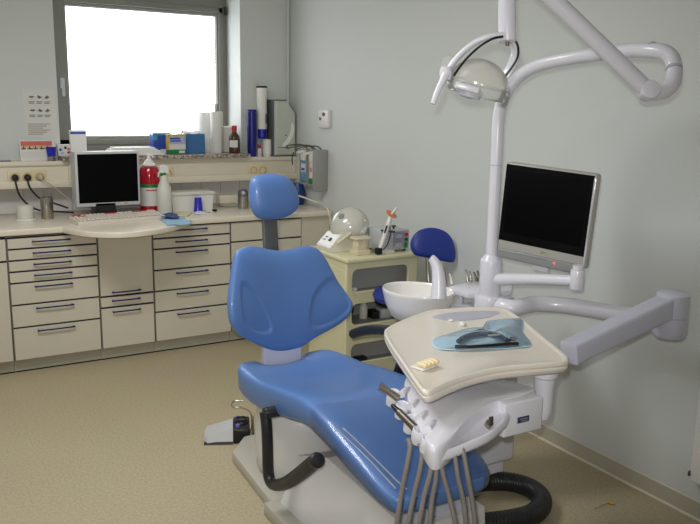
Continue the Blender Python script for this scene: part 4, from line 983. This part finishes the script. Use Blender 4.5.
# ------------------------------------------------------------------ things on trunking and sill (right)
def onz(x, y, z): p = atZ(x, y, z); return V((p.x, p.y, z))
SZ = 1.25
# tall blue stack of cups
def fixy(x, Y, z, yref=150): q = atY(x, yref, Y); return V((q.x, Y, z))
def stack(p, r, h, nrim, m, name, label, cat, group=None):
    prof = [(.001, 0), (r*.86, 0)]; n_ = nrim
    for i in range(n_):
        z = h*.15+h*.85*i/n_
        prof += [(r*.97, z), (r*1.03, z+.002), (r*1.03, z+.004), (r*.97, z+.005)]
    prof += [(r, h-.002), (r*.98, h), (r*.88, h-.004), (r*.8, h-.03), (.001, h-.03)]
    return tag(MB().lathe(prof, p, 24).build(name, m), label, cat, group)
p = fixy(252, 5.44, TZ); hz_ = atY(252, 109.5, 5.44).z-TZ
stack(p, .036, hz_, 26, 'stack_blue', 'cup_stack', 'tall stack of dark blue cups beside the white cup dispenser tube', 'cups')
# cup dispenser tube on the wall
p = fixy(262.0, 5.455, 0); zt_ = atY(262.5, 86, 5.455).z; zb_ = atY(262.5, 129, 5.455).z; zc_ = atY(262.5, 138.5, 5.455).z
cd = thing('cup_dispenser', (p.x, 5.455, zc_), 'white tubular cup dispenser with black cap fixed to the back wall', 'dispenser')
MB().cyl((p.x, 5.455, zb_), (p.x, 5.455, zt_-.012), .039, n=32, bev=.003).box(p.x-.02, p.x+.02, 5.49, YB-.0005, zb_+.05, zt_-.05).build('tube', 'white_plastic', cd)
MB().cyl((p.x, 5.455, zt_-.014), (p.x, 5.455, zt_), .0405, n=32, bev=.002).build('cap', 'black', cd)
MB().box(p.x+.012, p.x+.018, 5.408, 5.416, zb_+.04, zb_+.11, .001, 1).build('sight_slot', 'black', cd)
stack(V((p.x, 5.455, zc_)), .033, zb_-zc_+.02, 4, 'cup_blue', 'cup_stack', 'blue cups hanging from the bottom of the white dispenser tube', 'cups')
p = fixy(267.2, 5.42, TZ); hh_ = atY(267, 139.5, 5.42).z-TZ
stack(p, .033, hh_, 12, 'white_plastic', 'cup_stack', 'short stack of white cups under the white dispenser tube', 'cups')
p = fixy(259.3, 5.45, TZ)
t = thing('small_bottle', tuple(p), 'tiny red-capped bottle between the blue and white cup stacks', 'bottle')
MB().lathe([(.001, 0), (.018, 0), (.02, .004), (.02, .05), (.012, .058), (.010, .062)], p, 20, cap=True).build('body', 'label_white', t)
MB().cyl(p+V((0, 0, .061)), p+V((0, 0, .085)), .013, n=16, bev=.002).build('cap', 'red', t)
# brown bottle
p = fixy(234.5, 5.40, SZ)
t = thing('brown_bottle', tuple(p), 'brown glass bottle with a red cap on the granite sill end', 'bottle')
hb = atY(234.5, 125.5, 5.40).z-SZ
MB().lathe([(.001, 0), (.036, 0), (.040, .005), (.040, hb*.52), (.034, hb*.63), (.018, hb*.74), (.016, hb*.82)], p, 28, cap=True).build('glass', 'amber_glass', t)
MB().cyl(p+V((0, 0, hb*.80)), p+V((0, 0, hb)), .0185, n=22, bev=.002).build('cap', 'red', t)
b = MB(); b.grid(lambda u, v: p+V((.0408*math.cos(math.pi*(1.03+.55*u)), .0408*math.sin(math.pi*(1.03+.55*u)), hb*(.22+.26*v))), 12, 1); b.build('label', 'label_white', t)
# white canister rolls and square tub
p = fixy(206.8, 5.62, SZ); hb = atY(206.5, 112.5, 5.62).z-SZ
t = thing('paper_roll', tuple(p), 'wide white roll standing on the sill left of the thin one', 'roll')
MB().lathe([(.018, 0), (.058, 0), (.060, .003), (.060, hb-.03), (.058, hb-.028), (.058, hb-.003), (.055, hb), (.02, hb), (.018, hb-.03)], p, 36).build('roll', 'paper', t)
p = fixy(217, 5.49, SZ); hb = atY(217, 111.5, 5.49).z-SZ
t = thing('white_canister', tuple(p), 'white tube canister with a steel tip on the sill by the frame', 'canister')
MB().lathe([(.001, 0), (.042, 0), (.045, .004), (.045, hb-.006), (.040, hb), (.001, hb)], p, 32).build('body', 'white_plastic', t)
MB().cyl(p+V((0, 0, hb)), p+V((0, 0, hb+.055)), .013, n=16, bev=.003).build('tip', 'steel', t)
p = fixy(227, 5.52, SZ); hb = atY(227, 126.5, 5.52).z-SZ
t = thing('white_tub', tuple(p), 'pale square tub behind the brown bottle on the sill', 'tub')
MB().box(p.x-.046, p.x+.052, 5.50, 5.60, SZ, SZ+hb-.012, .008, 2).build('body', 'plastic_milky', t)
MB().box(p.x-.048, p.x+.055, 5.497, 5.603, SZ+hb-.014, SZ+hb, .004, 2).build('lid', 'white_plastic', t)
# boxes on the sill
a = atY(186, 134, 5.44); c = atY(205.5, 152, 5.44)
t = thing('tissue_box', ((a.x+c.x)/2, 5.49, SZ), 'blue glove box with white tissue sticking out on the sill', 'box', 'boxes on the sill')
ztb = atY(195, 134, 5.44).z
MB().box(a.x-.03, c.x-.002, 5.44, 5.55, SZ, ztb, .003, 1).build('carton', 'box_blue', t)
b = MB(); tw = c.x-a.x
b.sheet(lambda u, v: V((a.x-.01+(tw+.0)*u, 5.46+.07*v, ztb+.0005+.022*abs(math.sin(u*5+v*3))*math.sin(math.pi*v)+.004*math.sin(9*u))), 14, 8, .002)
b.build('tissue', 'paper', t, ang=80)
a = atY(168, 134, 5.385); c = atY(186, 155, 5.385); zt_ = atY(177, 134.5, 5.385).z
t = thing('medicine_box', ((a.x+c.x)/2, 5.41, SZ), 'yellow topped carton with a lilac panel and green foot on the sill', 'box', 'boxes on the sill')
hh_ = zt_-SZ; xa, xb = a.x, c.x
MB().box(xa, xb, 5.385, 5.435, SZ, zt_, .002, 1).build('carton', 'label_white', t)
MB().box(xa-.001, xb+.001, 5.383, 5.437, zt_-.012, zt_+.001, .001, 1).box(xa-.001, xa+.006, 5.383, 5.437, SZ+.03, zt_, .001, 1).build('yellow_edge', 'box_yellow', t)
MB().box(xa+.006, xb-.002, 5.3825, 5.386, SZ+hh_*.52, zt_-.013, .001, 1).build('lilac_panel', 'box_lilac', t)
MB().box(xa+.012, xb-.04, 5.3815, 5.383, zt_-.034, zt_-.022, .0005, 1).box(xa+.014, xb-.035, 5.3815, 5.383, zt_-.05, zt_-.040, .0005, 1).build('blue_print', 'box_cobalt', t)
MB().box(xa-.0005, xb+.0005, 5.3825, 5.4365, SZ+.001, SZ+hh_*.24, .001, 1).build('green_foot', 'green', t)
MB().box(xb-.05, xb-.008, 5.3815, 5.383, SZ+hh_*.06, SZ+hh_*.19, .0005, 1).build('white_patch', 'label_white', t)
a = atY(153, 133.5, 5.47); c = atY(167, 146, 5.47)
tbz = SZ+.036
t = thing('glove_box', ((a.x+c.x)/2, 5.51, SZ), 'cobalt blue carton left of the yellow topped one on the sill', 'box', 'boxes on the sill')
ztb = atY(160, 133, 5.47).z
MB().box(a.x, c.x+.03, 5.47, 5.56, SZ, ztb, .002, 1).build('carton', 'box_cobalt', t)
MB().box(a.x-.001, c.x+.031, 5.468, 5.562, ztb-.016, ztb+.001, .002, 1).box(a.x-.001, a.x+.03, 5.468, 5.475, ztb-.05, ztb-.01, .001, 1).build('sky_edge', 'sky_liquid', t)
MB().box(a.x+.05, c.x+.031, 5.468, 5.562, SZ+.001, SZ+.032, .001, 1).build('mint_foot', 'label_white', t)
# papers on the sill behind the screen
a = fixy(104, 5.35, SZ, 152); c = fixy(163, 5.35, SZ, 152)
t = thing('paper_stack', ((a.x+c.x)/2, 5.42, SZ), 'stack of white papers lying on the sill behind the screen', 'papers')
for i in range(5):
    o_ = random.uniform(-.008, .008)
    MB().box(a.x+.02*i+o_, c.x-.012*i+o_, 5.335+.004*i, 5.50, SZ+.0005+.0105*i, SZ+.0105*(i+1), .001, 1).build('sheet_pile', 'paper', t)
# left group
a = atY(19, 140, 5.46); c = atY(56, 163, 5.46)
t = thing('picture_card', ((a.x+c.x)/2, 5.46, TZ), 'white card with a red photo strip leaning on the trunking left', 'card')
hc_ = a.z-TZ
ca = lambda x, f: V((x, 5.44+.03*f, TZ+.0005+hc_*f))
def quad(x0, x1, f0, f1, off, th=.002): return [ca(x0, f0)+V((0, -off, 0)), ca(x1, f0)+V((0, -off, 0)), ca(x1, f1)+V((0, -off, 0)), ca(x0, f1)+V((0, -off, 0))]
MB().prism(quad(a.x, c.x, 0, 1, 0), (0, .006, 0), 0).build('card', 'label_white', t)
MB().prism(quad(a.x+.008, c.x-.018, .72, .93, .0012), (0, .0012, 0)).build('red_strip', 'photo_red', t)
MB().prism(quad(a.x+.008, c.x-.018, .60, .735, .0012), (0, .0012, 0)).build('photo_strip', 'photo_skin', t)
b = MB()
for i in range(5):
    x = a.x+.012+.036*i
    b.prism(quad(x, x+.026+.006*(i % 2), .545, .60, .0014), (0, .0013, 0)); b.prism(quad(x+.010, x+.016, .60, .70, .0018), (0, .0013, 0))
b.build('photo_dark', 'black', t)
b = MB()
for i in range(4): b.prism(quad(a.x+.02, c.x-.07-.02*(i % 2), .40-.075*i, .425-.075*i, .0014), (0, .0013, 0))
b.build('printing', 'paper_wall', t)
p = fixy(51.7, 5.40, TZ, 160)
t = thing('blue_cup', tuple(p), 'blue plastic cup standing in a steel ring beside the photo card', 'cup')
MB().lathe([(.001, 0), (.026, 0), (.027, .002), (.027, .028), (.025, .03)], p, 22, cap=True).build('steel_foot', 'steel', t)
zb_ = atY(51.7, 147, 5.40).z-TZ
MB().lathe([(.024, .028), (.026, .03), (.033, zb_), (.0315, zb_), (.025, .034), (.001, .034)], p, 24).build('cup', 'cup_blue', t)
p = fixy(64, 5.44, SZ-.03, 150); p.z = SZ if p.x > .98 else TZ
b = MB()
t = thing('small_carton', tuple(p), 'small white carton with blue and red dots beside the blue cup', 'box')
ht_ = atY(64, 144.5, 5.44).z-p.z
MB().box(p.x-.04, p.x+.04, 5.43, 5.48, p.z, p.z+ht_, .002, 1).build('carton', 'label_white', t)
for dx, dz, m_ in ((-.024, .55, 'box_cobalt'), (.008, .72, 'black'), (.026, .30, 'red'), (.028, .6, 'photo_red'), (-.012, .25, 'box_lilac')):
    MB().cyl((p.x+dx, 5.4295, p.z+ht_*dz), (p.x+dx, 5.431, p.z+ht_*dz), .009, n=14).build('dot', m_, t)
p = fixy(78.5, 5.41, SZ, 150); zp = atY(79, 130, 5.41).z
t = thing('paper_packet', tuple(p), 'upright white packet with a blue top stripe left of the screen', 'packet')
MB().loft([[V((p.x-w_, 5.41-d_, z)), V((p.x+w_, 5.41-d_, z)), V((p.x+w_*1.02, 5.41+d_, z)), V((p.x-w_*1.02, 5.41+d_, z))] for w_, d_, z in [(.048, .014, SZ), (.050, .018, SZ+.03), (.052, .012, zp-.03), (.054, .003, zp)]]).build('packet', 'paper', t)
MB().box(p.x-.05, p.x+.05, 5.41-.0125, 5.41+.0125, zp-.026, zp-.012, .002, 1).build('stripe', 'box_cobalt', t)
a = fixy(-6, 5.42, TZ, 160); c = fixy(10.5, 5.42, TZ, 160)
t = thing('stapler', ((a.x+c.x)/2, 5.42, TZ), 'flat grey stapler at the far left end of the trunking', 'stapler')
MB().box(a.x, c.x, 5.40, 5.44, TZ+.0005, TZ+.012, .003, 1).build('base', 'silver_grey', t)
MB().loft([[V((x, 5.403, TZ+.012)), V((x, 5.437, TZ+.012)), V((x, 5.434, TZ+.012+h_)), V((x, 5.406, TZ+.012+h_))] for x, h_ in ((a.x, .035), (a.x+.06, .034), (c.x-.02, .022), (c.x, .010))]).build('arm', 'silver', t)

# ------------------------------------------------------------------ things on the worktop
# desk monitor
yF = 5.02
p = fixy(106, yF, WT, 210)
zb_, zt_ = atY(106, 206.5, yF).z, atY(106, 151.5, yF).z
xl_, xr_ = atY(75.5, 180, yF).x, atY(140, 180, yF).x
dm = thing('desk_monitor', (p.x, yF+.06, WT), 'silver desk monitor with black screen standing on the worktop', 'monitor')
yf2 = yF-.0
MB().box(xl_, xr_, yf2, yf2+.035, zb_, zt_, .008, 3).build('front_frame', 'silver', dm)
MB().loft([[V((xl_+g, y, zb_+g)), V((xr_-g, y, zb_+g)), V((xr_-g, y, zt_-g)), V((xl_+g, y, zt_-g))] for g, y in ((.006, yf2+.03), (.004, yf2+.15), (.05, yf2+.25))]).build('rear_case', 'silver', dm, ang=20)
MB().box(xl_+.016, xr_-.014, yf2-.002, yf2+.004, zb_+.026, zt_-.015, .001, 1).build('screen', 'screen', dm)
MB().box(xr_-.105, xr_-.085, yf2-.0018, yf2+.002, zb_+.015, zb_+.021, .0005, 1).build('logo', 'orange', dm)
MB().loft([[V((p.x+s*w_, y, z)) for s, y in ((-1, yf2+.0), (1, yf2+.0), (1, yf2+.12), (-1, yf2+.12))] for w_, z in ((.14, WT+.0005), (.135, WT+.012), (.07, WT+.022), (.06, zb_+.02))]).build('stand', 'black', dm, ang=25)
# keyboard
kp = [atZ(78, 226, WT), atZ(165.5, 219, WT), atZ(157, 211.5, WT), atZ(72, 215.5, WT)]
kx = (kp[1]-kp[0]); kl = kx.length; kx.normalize(); ky = V((-kx.y, kx.x, 0)); kw = .155
kb_ = thing('keyboard', tuple((kp[0]+kp[2])/2), 'cream computer keyboard with some red keys before the desk screen', 'keyboard')
k0 = kp[0]
kq = lambda u, v, z: k0+kx*u+ky*v+V((0, 0, z))
MB().loft([[kq(x, 0, .0005), kq(x, kw, .0005), kq(x, kw, .034), kq(x, kw-.006, .038), kq(x, .008, .022), kq(x, 0, .016)] for x in (0, kl)]).build('case', 'keycaps', kb_, ang=30)
b = MB()
sl_ = V((0, 0, 1))*1 + ky*0; kax = (kx, (ky*.148+V((0, 0, .016))).normalized(), None); kn = kx.cross(kax[1])
for r in range(6):
    v = .018+r*.0215+(.006 if r == 5 else 0); nk = 21
    for q in range(nk):
        u = .014+(kl-.028)*(q+.5)/nk
        red = (r == 5 and q in (0, 1, 8, 9, 10)) or (r == 4 and q in (1, 2)) or (r == 5 and q in (15, 16, 17, 18))
        kk = MB() if red else b
        kk.obox(kq(u, v+.008, .022+.016*(v/.148)+.005), (kx, kax[1], kn), ((kl-.028)/nk*.86, .0165, .009), .0018, 1)
        if red: pl(kk.build('key', 'red', kb_, ang=50), 'red key')
b.build('keys', 'keycaps', kb_, ang=50)
# bottles
p = fixy(150.3, 5.19, WT, 205); hb = atY(150, 165.5, p.y).z-WT; rb_ = (atY(160.6, 190, p.y).x-atY(140, 190, p.y).x)/2
t = thing('pump_bottle', tuple(p), 'big red bottle with white pump cap right of the desk screen', 'bottle')
MB().lathe([(.001, 0), (rb_*.95, 0), (rb_, .006), (rb_, hb*.80), (rb_*.93, hb*.90), (rb_*.78, hb*.97), (rb_*.5, hb)], p, 36, cap=True).build('body', 'red_liquid', t)
b = MB(); b.grid(lambda u, v: p+V((rb_*1.006*math.cos(math.pi*(1.0+1.0*u)), rb_*1.006*math.sin(math.pi*(1.0+1.0*u)), hb*(.17+.40*v))), 20, 1); b.build('label', 'label_white', t)
b = MB(); b.grid(lambda u, v: p+V((rb_*1.012*math.cos(math.pi*(1.0+1.0*u)), rb_*1.012*math.sin(math.pi*(1.0+1.0*u)), hb*(.555+.07*v))), 20, 1); b.build('label_stripe', 'green', t)
b = MB(); b.grid(lambda u, v: p+V((rb_*1.012*math.cos(math.pi*(1.3+.4*u)), rb_*1.012*math.sin(math.pi*(1.3+.4*u)), hb*(.485+.03*v))), 10, 1); b.build('label_print', 'photo_red', t)
zc2 = atY(150, 154, p.y).z-WT
MB().lathe([(rb_*.55, hb-.004), (rb_*.66, hb), (rb_*.66, hb+.010), (rb_*.50, hb+.016), (rb_*.36, hb+.034), (rb_*.16, hb+.044), (rb_*.14, zc2), (.001, zc2+.002)], p, 28).tube([p+V((0, 0, zc2-.008)), p+V((.02, -.004, zc2-.010)), p+V((.028, -.006, zc2-.022))], .006, 8, 3).build('pump_cap', 'white_plastic', t)
p = fixy(164.7, 5.08, WT, 208); hb = atY(164, 175, p.y).z-WT; rb2 = (atY(171.8, 205, p.y).x-atY(157.5, 205, p.y).x)/2
t = thing('spray_bottle', tuple(p), 'milky white spray bottle with green collar beside the red bottle', 'bottle')
MB().lathe([(.001, 0), (rb2*.96, 0), (rb2, .006), (rb2, hb*.60), (rb2*.92, hb*.68), (rb2*.50, hb*.88), (rb2*.42, hb)], p, 30, cap=True).build('body', 'plastic_milky', t)
MB().cyl(p+V((-.004, 0, hb-.004)), p+V((-.005, 0, hb+.016)), .019, n=20).build('collar', 'green', t)
hh_ = atY(163, 164.8, p.y).z-WT
MB().loft([[V((p.x+x, p.y+s, WT+z)) for s, z in ((-.012, hb+.014), (.012, hb+.014), (.010, zt__), (-.010, zt__))] for x, zt__ in ((-.026, hh_-.014), (-.016, hh_-.002), (.004, hh_), (.030, hh_-.010))]).tube([p+V((-.022, 0, hb+.03)), p+V((-.034, 0, hb+.01)), p+V((-.036, 0, hb-.012))], .005, 8, 3).build('trigger_head', 'white_plastic', t)
# lidded white box
p = fixy(195, 5.15, WT, 205); q = atY(171.5, 200, p.y); q2 = atY(214.5, 200, p.y); z1 = atY(195, 192, p.y).z
t = thing('storage_box', ((q.x+q2.x)/2, p.y+.07, WT), 'long white lidded box on the worktop behind the single blue cup', 'box')
MB().loft([[V((q.x+g, p.y+g, z)), V((q2.x-g, p.y+g, z)), V((q2.x-g, p.y+.15-g, z)), V((q.x+g, p.y+.15-g, z))] for g, z in ((.012, WT+.0005), (.004, z1-.018))]).build('body', 'white_plastic', t)
MB().box(q.x-.006, q2.x+.006, p.y-.008, p.y+.158, z1-.02, z1, .006, 2).build('lid', 'plastic_milky', t)
# single blue cup
p = onz(198.3, 211.5, WT); hb = atY(198, 197.5, p.y).z-WT
tag(MB().lathe([(.001, 0), (.034, 0), (.031, .004), (.0235, hb-.003), (.0225, hb), (.001, hb)], p, 26).build('plastic_cup', 'cup_blue'), 'blue plastic cup standing upside down before the white box', 'cup')
# cloths on the worktop
def cloth(px, z, name, m, label, cat, amp=.006, th=.003):
    P = [atZ(x, y, z) for x, y in px]
    def f(u, v):
        q = P[0].lerp(P[1], u).lerp(P[3].lerp(P[2], u), v)
        return V((q.x+.004*math.sin(v*7), q.y+.005*math.sin(u*6), z+.0006+amp*(.5+.5*math.sin(u*7+v*4))*(.5+.5*math.cos(v*5+1))))
    b = MB(); b.sheet(f, 16, 12, th)
    return tag(b.build(name, m, ang=80), label, cat)
cloth([(167, 226), (191, 224.3), (184, 217), (158.5, 218)], WT, 'blue_wipe', 'cloth_blue', 'light blue wipe hanging near the round worktop edge', 'wipe', .005)
cloth([(161, 218), (179, 218.3), (177, 214.5), (162, 214.5)], WT+.012, 'face_mask', 'cloth_navy', 'dark blue folded mask behind the light blue wipe', 'mask', .010, .004)
cloth([(176, 217), (188, 216.3), (192, 213.3), (177, 212.6)], WT, 'note_pad', 'pad_yellow', 'pale yellow pad lying right of the dark blue mask', 'pad', .004, .006)
p = onz(204.5, 213, WT)
cloth([(197, 215.3), (206, 214.2), (203.5, 211.8), (194.5, 212.5)], WT, 'folded_wipe', 'paper', 'small folded white wipe in front of the blue cup', 'wipe', .004, .004)
cloth([(207, 213), (214, 212.3), (212.5, 210), (205.5, 210.5)], WT, 'paper_scrap', 'paper', 'little white paper scrap right of the blue cup', 'paper', .006, .002)
p = onz(215, 211.8, WT)
tag(MB().cyl(p+V((-.014, 0, .009)), p+V((.014, .012, .009)), .009, n=14, bev=.002).build('pen_cap', 'black'), 'small black cap lying on the worktop near the blue headrest', 'cap')
# steel canister and flat slab near the headrest
p = fixy(243, 5.17, WT, 200); hb = atY(243, 188.5, p.y).z-WT
t = thing('glass_jar', tuple(p), 'grey steel jar with dark lid on the worktop left of headrest', 'jar')
MB().lathe([(.001, 0), (.036, 0), (.037, .003), (.037, hb*.62), (.034, hb*.64)], p, 28, cap=True).build('body', 'steel', t)
MB().lathe([(.036, hb*.62), (.038, hb*.64), (.036, hb*.86), (.024, hb*.97), (.001, hb)], p, 28).build('lid', 'dispenser_dark', t)
MB().lathe([(.001, .01), (.012, .008), (.014, 0)], p+V((-.012, -.030, hb*.80)), 14, (V((1, 0, 0)), V((0, 0, 1)), V((0, -1, 0)))).build('emblem', 'silver_bright', t)
a = atZ(222, 206.5, WT); c = atZ(236, 204.5, WT)
tag(MB().box(a.x, c.x, a.y-.02, a.y+.10, WT+.0005, WT+.012, .003, 1).build('grey_mat', 'plinth'), 'flat grey mat on the worktop left of the steel jar', 'mat')
# cream low block on the worktop behind
a = atY(219, 197, 5.42); c = atY(237, 197, 5.42)
tag(MB().box(a.x, c.x, 5.40, 5.488, WT+.0005, atY(228, 195, 5.40).z, .008, 2).build('cream_container', 'trunking'), 'low cream container against the tiles left of the steel jar', 'container')
# dark blue bag behind headrest with white hose
p = onz(298, 203, WT); p.y = 5.2; q = atY(298.5, 200, 5.2); r_ = .05
hb = atY(298, 180, 5.2).z-WT-.02
b = MB()
rings = []
for i in range(9):
    f = i/8; w_ = .055*(1-.25*f*f)*(.8+.2*math.sin(f*3)); z = WT+.0005+hb*f
    rings.append([V((q.x+w_*(1+.12*math.sin(3*g+f*5))*math.cos(g), 5.2+.8*w_*(1+.12*math.cos(2*g+f*4))*math.sin(g), z)) for g in [2*math.pi*k_/18 for k_ in range(18)]])
b.loft(rings)
tag(b.build('blue_bag', 'navy_bag', ang=50), 'crumpled dark blue plastic bag on the worktop behind the headrest', 'bag')
P = [atY(296, 195, 5.12), atY(304, 197.5, 5.06), atY(313, 201, 5.0), atY(322, 204, 4.92), atY(327.5, 209, 4.77), atY(330, 217, 4.66), atY(331, 228, 4.35)]
P.append(mp+V((.0, .10, .10)))
tag(MB().tube(P, .0065, 10, 6).build('air_hose', 'cable_cream'), 'white hose running from the corner worktop down to the mixing machine', 'hose')
# dish, beaker with tools
p = fixy(25, 5.16, WT, 210); hb = atY(25, 205.5, p.y).z-WT
t = thing('white_dish', tuple(p), 'round white dish on the worktop left of the steel beaker', 'dish')
MB().lathe([(.001, 0), (.058, 0), (.061, .006), (.057, .010), (.046, .012), (.001, .012)], p, 32).build('saucer', 'white_plastic', t)
MB().lathe([(.048, .011), (.050, .014), (.050, hb), (.045, hb), (.044, .02), (.001, .018)], p, 32).build('bowl', 'plastic_milky', t)
p = fixy(47, 5.19, WT, 210); hb = atY(47, 197, p.y).z-WT
t = thing('steel_beaker', tuple(p), 'steel beaker with tools on the worktop left of the desk screen', 'beaker')
MB().lathe([(.001, 0), (.037, 0), (.038, .002), (.038, hb), (.036, hb), (.035, .006), (.001, .006)], p, 30).build('cup', 'steel', t)
labs = ['thin steel probe leaning left in the steel beaker', 'thin steel probe leaning right in the steel beaker']
for i, (x, y) in enumerate(((43, 190), (51.5, 193))):
    p1 = atY(x, y, p.y)
    tag(MB().tube([p+V((.01*(1-2*i), 0, .0065)), p.lerp(p1, .5), p1], .0035, 8, 3).build('dental_probe', 'steel'), labs[i], 'dental tool', 'probes in the steel beaker')
# plugs and cables
for i, (s, m_, lab, pth) in enumerate(((S3[0], 'black', 'black plug in the left socket, its cable sagging to the screen', [(16, 184), (20, 196), (30, 206), (42, 211), (55, 211.5), (74, 212.5)]), (S3[1], 'black', 'black plug in the middle socket, its cable dropping behind the beaker', [(28.5, 184), (33, 192), (42, 199.5), (55, 203.5), (68, 208)]), (S3[2], 'plug_cream', 'cream plug in the right socket of the triple plate', [(42, 180), (50, 184), (60, 192), (70, 200)]))):
    t = thing('power_plug', tuple(s), lab, 'plug', 'plugs in the triple socket')
    MB().lathe([(.019, 0), (.021, .010), (.020, .028), (.012, .040), (.001, .042)], s+V((0, -.001, 0)), 22, (V((1, 0, 0)), V((0, 0, 1)), V((0, -1, 0)))).build('plug_body', m_, t)
    n_ = len(pth); P = [s+V((0, -.03, -.005))]
    for k_, (x, y) in enumerate(pth):
        f = (k_+1)/n_; Y = 5.33+(-.03)*f*(1 if i != 2 else .3)
        P.append(atY(x, y, Y))
    for q_ in P: q_.z = max(q_.z, WT+.006)
    MB().tube(P, .0058 if i < 2 else .0038, 10, 6).build('cable', m_, t)

# leaf on the floor
p = onz(611, 503.5, 0.001); a = onz(595, 509, .003)
t = thing('fallen_leaf', tuple(p), 'small yellow withered leaf with stalk on the floor by the wall', 'leaf')
b = MB(); b.sheet(lambda u, v: p+V((.022*(u-.5)*(1-abs(2*v-1)**2*.6), .03*(v-.5), .004+.006*math.sin(u*4)*v)), 6, 6, .0012); b.build('blade', 'leaf', t, ang=80)
MB().tube([p+V((0, 0, .004)), p.lerp(a, .5)+V((0, 0, .006)), a], .0013, 6, 3).build('stalk', 'twig', t)

# ------------------------------------------------------------------ light
def area(name, loc, rot, sx, sy, power, col):
    l = bpy.data.lights.new(name, 'AREA'); l.shape = 'RECTANGLE'; l.size = sx; l.size_y = sy; l.energy = power; l.color = col
    o = bpy.data.objects.new(name, l); COL.objects.link(o); o.location = loc; o.rotation_euler = rot; return o
area('ceiling_light', (0.3, 3.1, ZC-.02), (0, 0, 0), 1.3, .6, 39, (.98, .985, 1.0))
area('ceiling_light', (0.0, 1.6, ZC-.02), (0, 0, 0), 1.3, .6, 6, (.98, .985, 1.0))
fl2 = bpy.data.lights.new('camera_flash', 'SPOT'); fl2.energy = 140; fl2.color = (1, .99, .98); fl2.shadow_soft_size = .02
fl2.spot_size = math.radians(68); fl2.spot_blend = 1.0
fo = bpy.data.objects.new('camera_flash', fl2); COL.objects.link(fo); fo.matrix_world = cam.matrix_world.copy(); fo.location = CAM+V((-.04, 0.0, .07))

w_ = bpy.data.worlds.new('daylight'); scene.world = w_; w_.use_nodes = True
bg = w_.node_tree.nodes['Background']; bg.inputs[0].default_value = (.92, .96, 1, 1); bg.inputs[1].default_value = 1.5
scene.view_settings.view_transform = 'Standard'; scene.view_settings.look = 'None'
scene.view_settings.exposure = 0.12; scene.view_settings.gamma = 1.0; scene.view_settings.use_curve_mapping = False
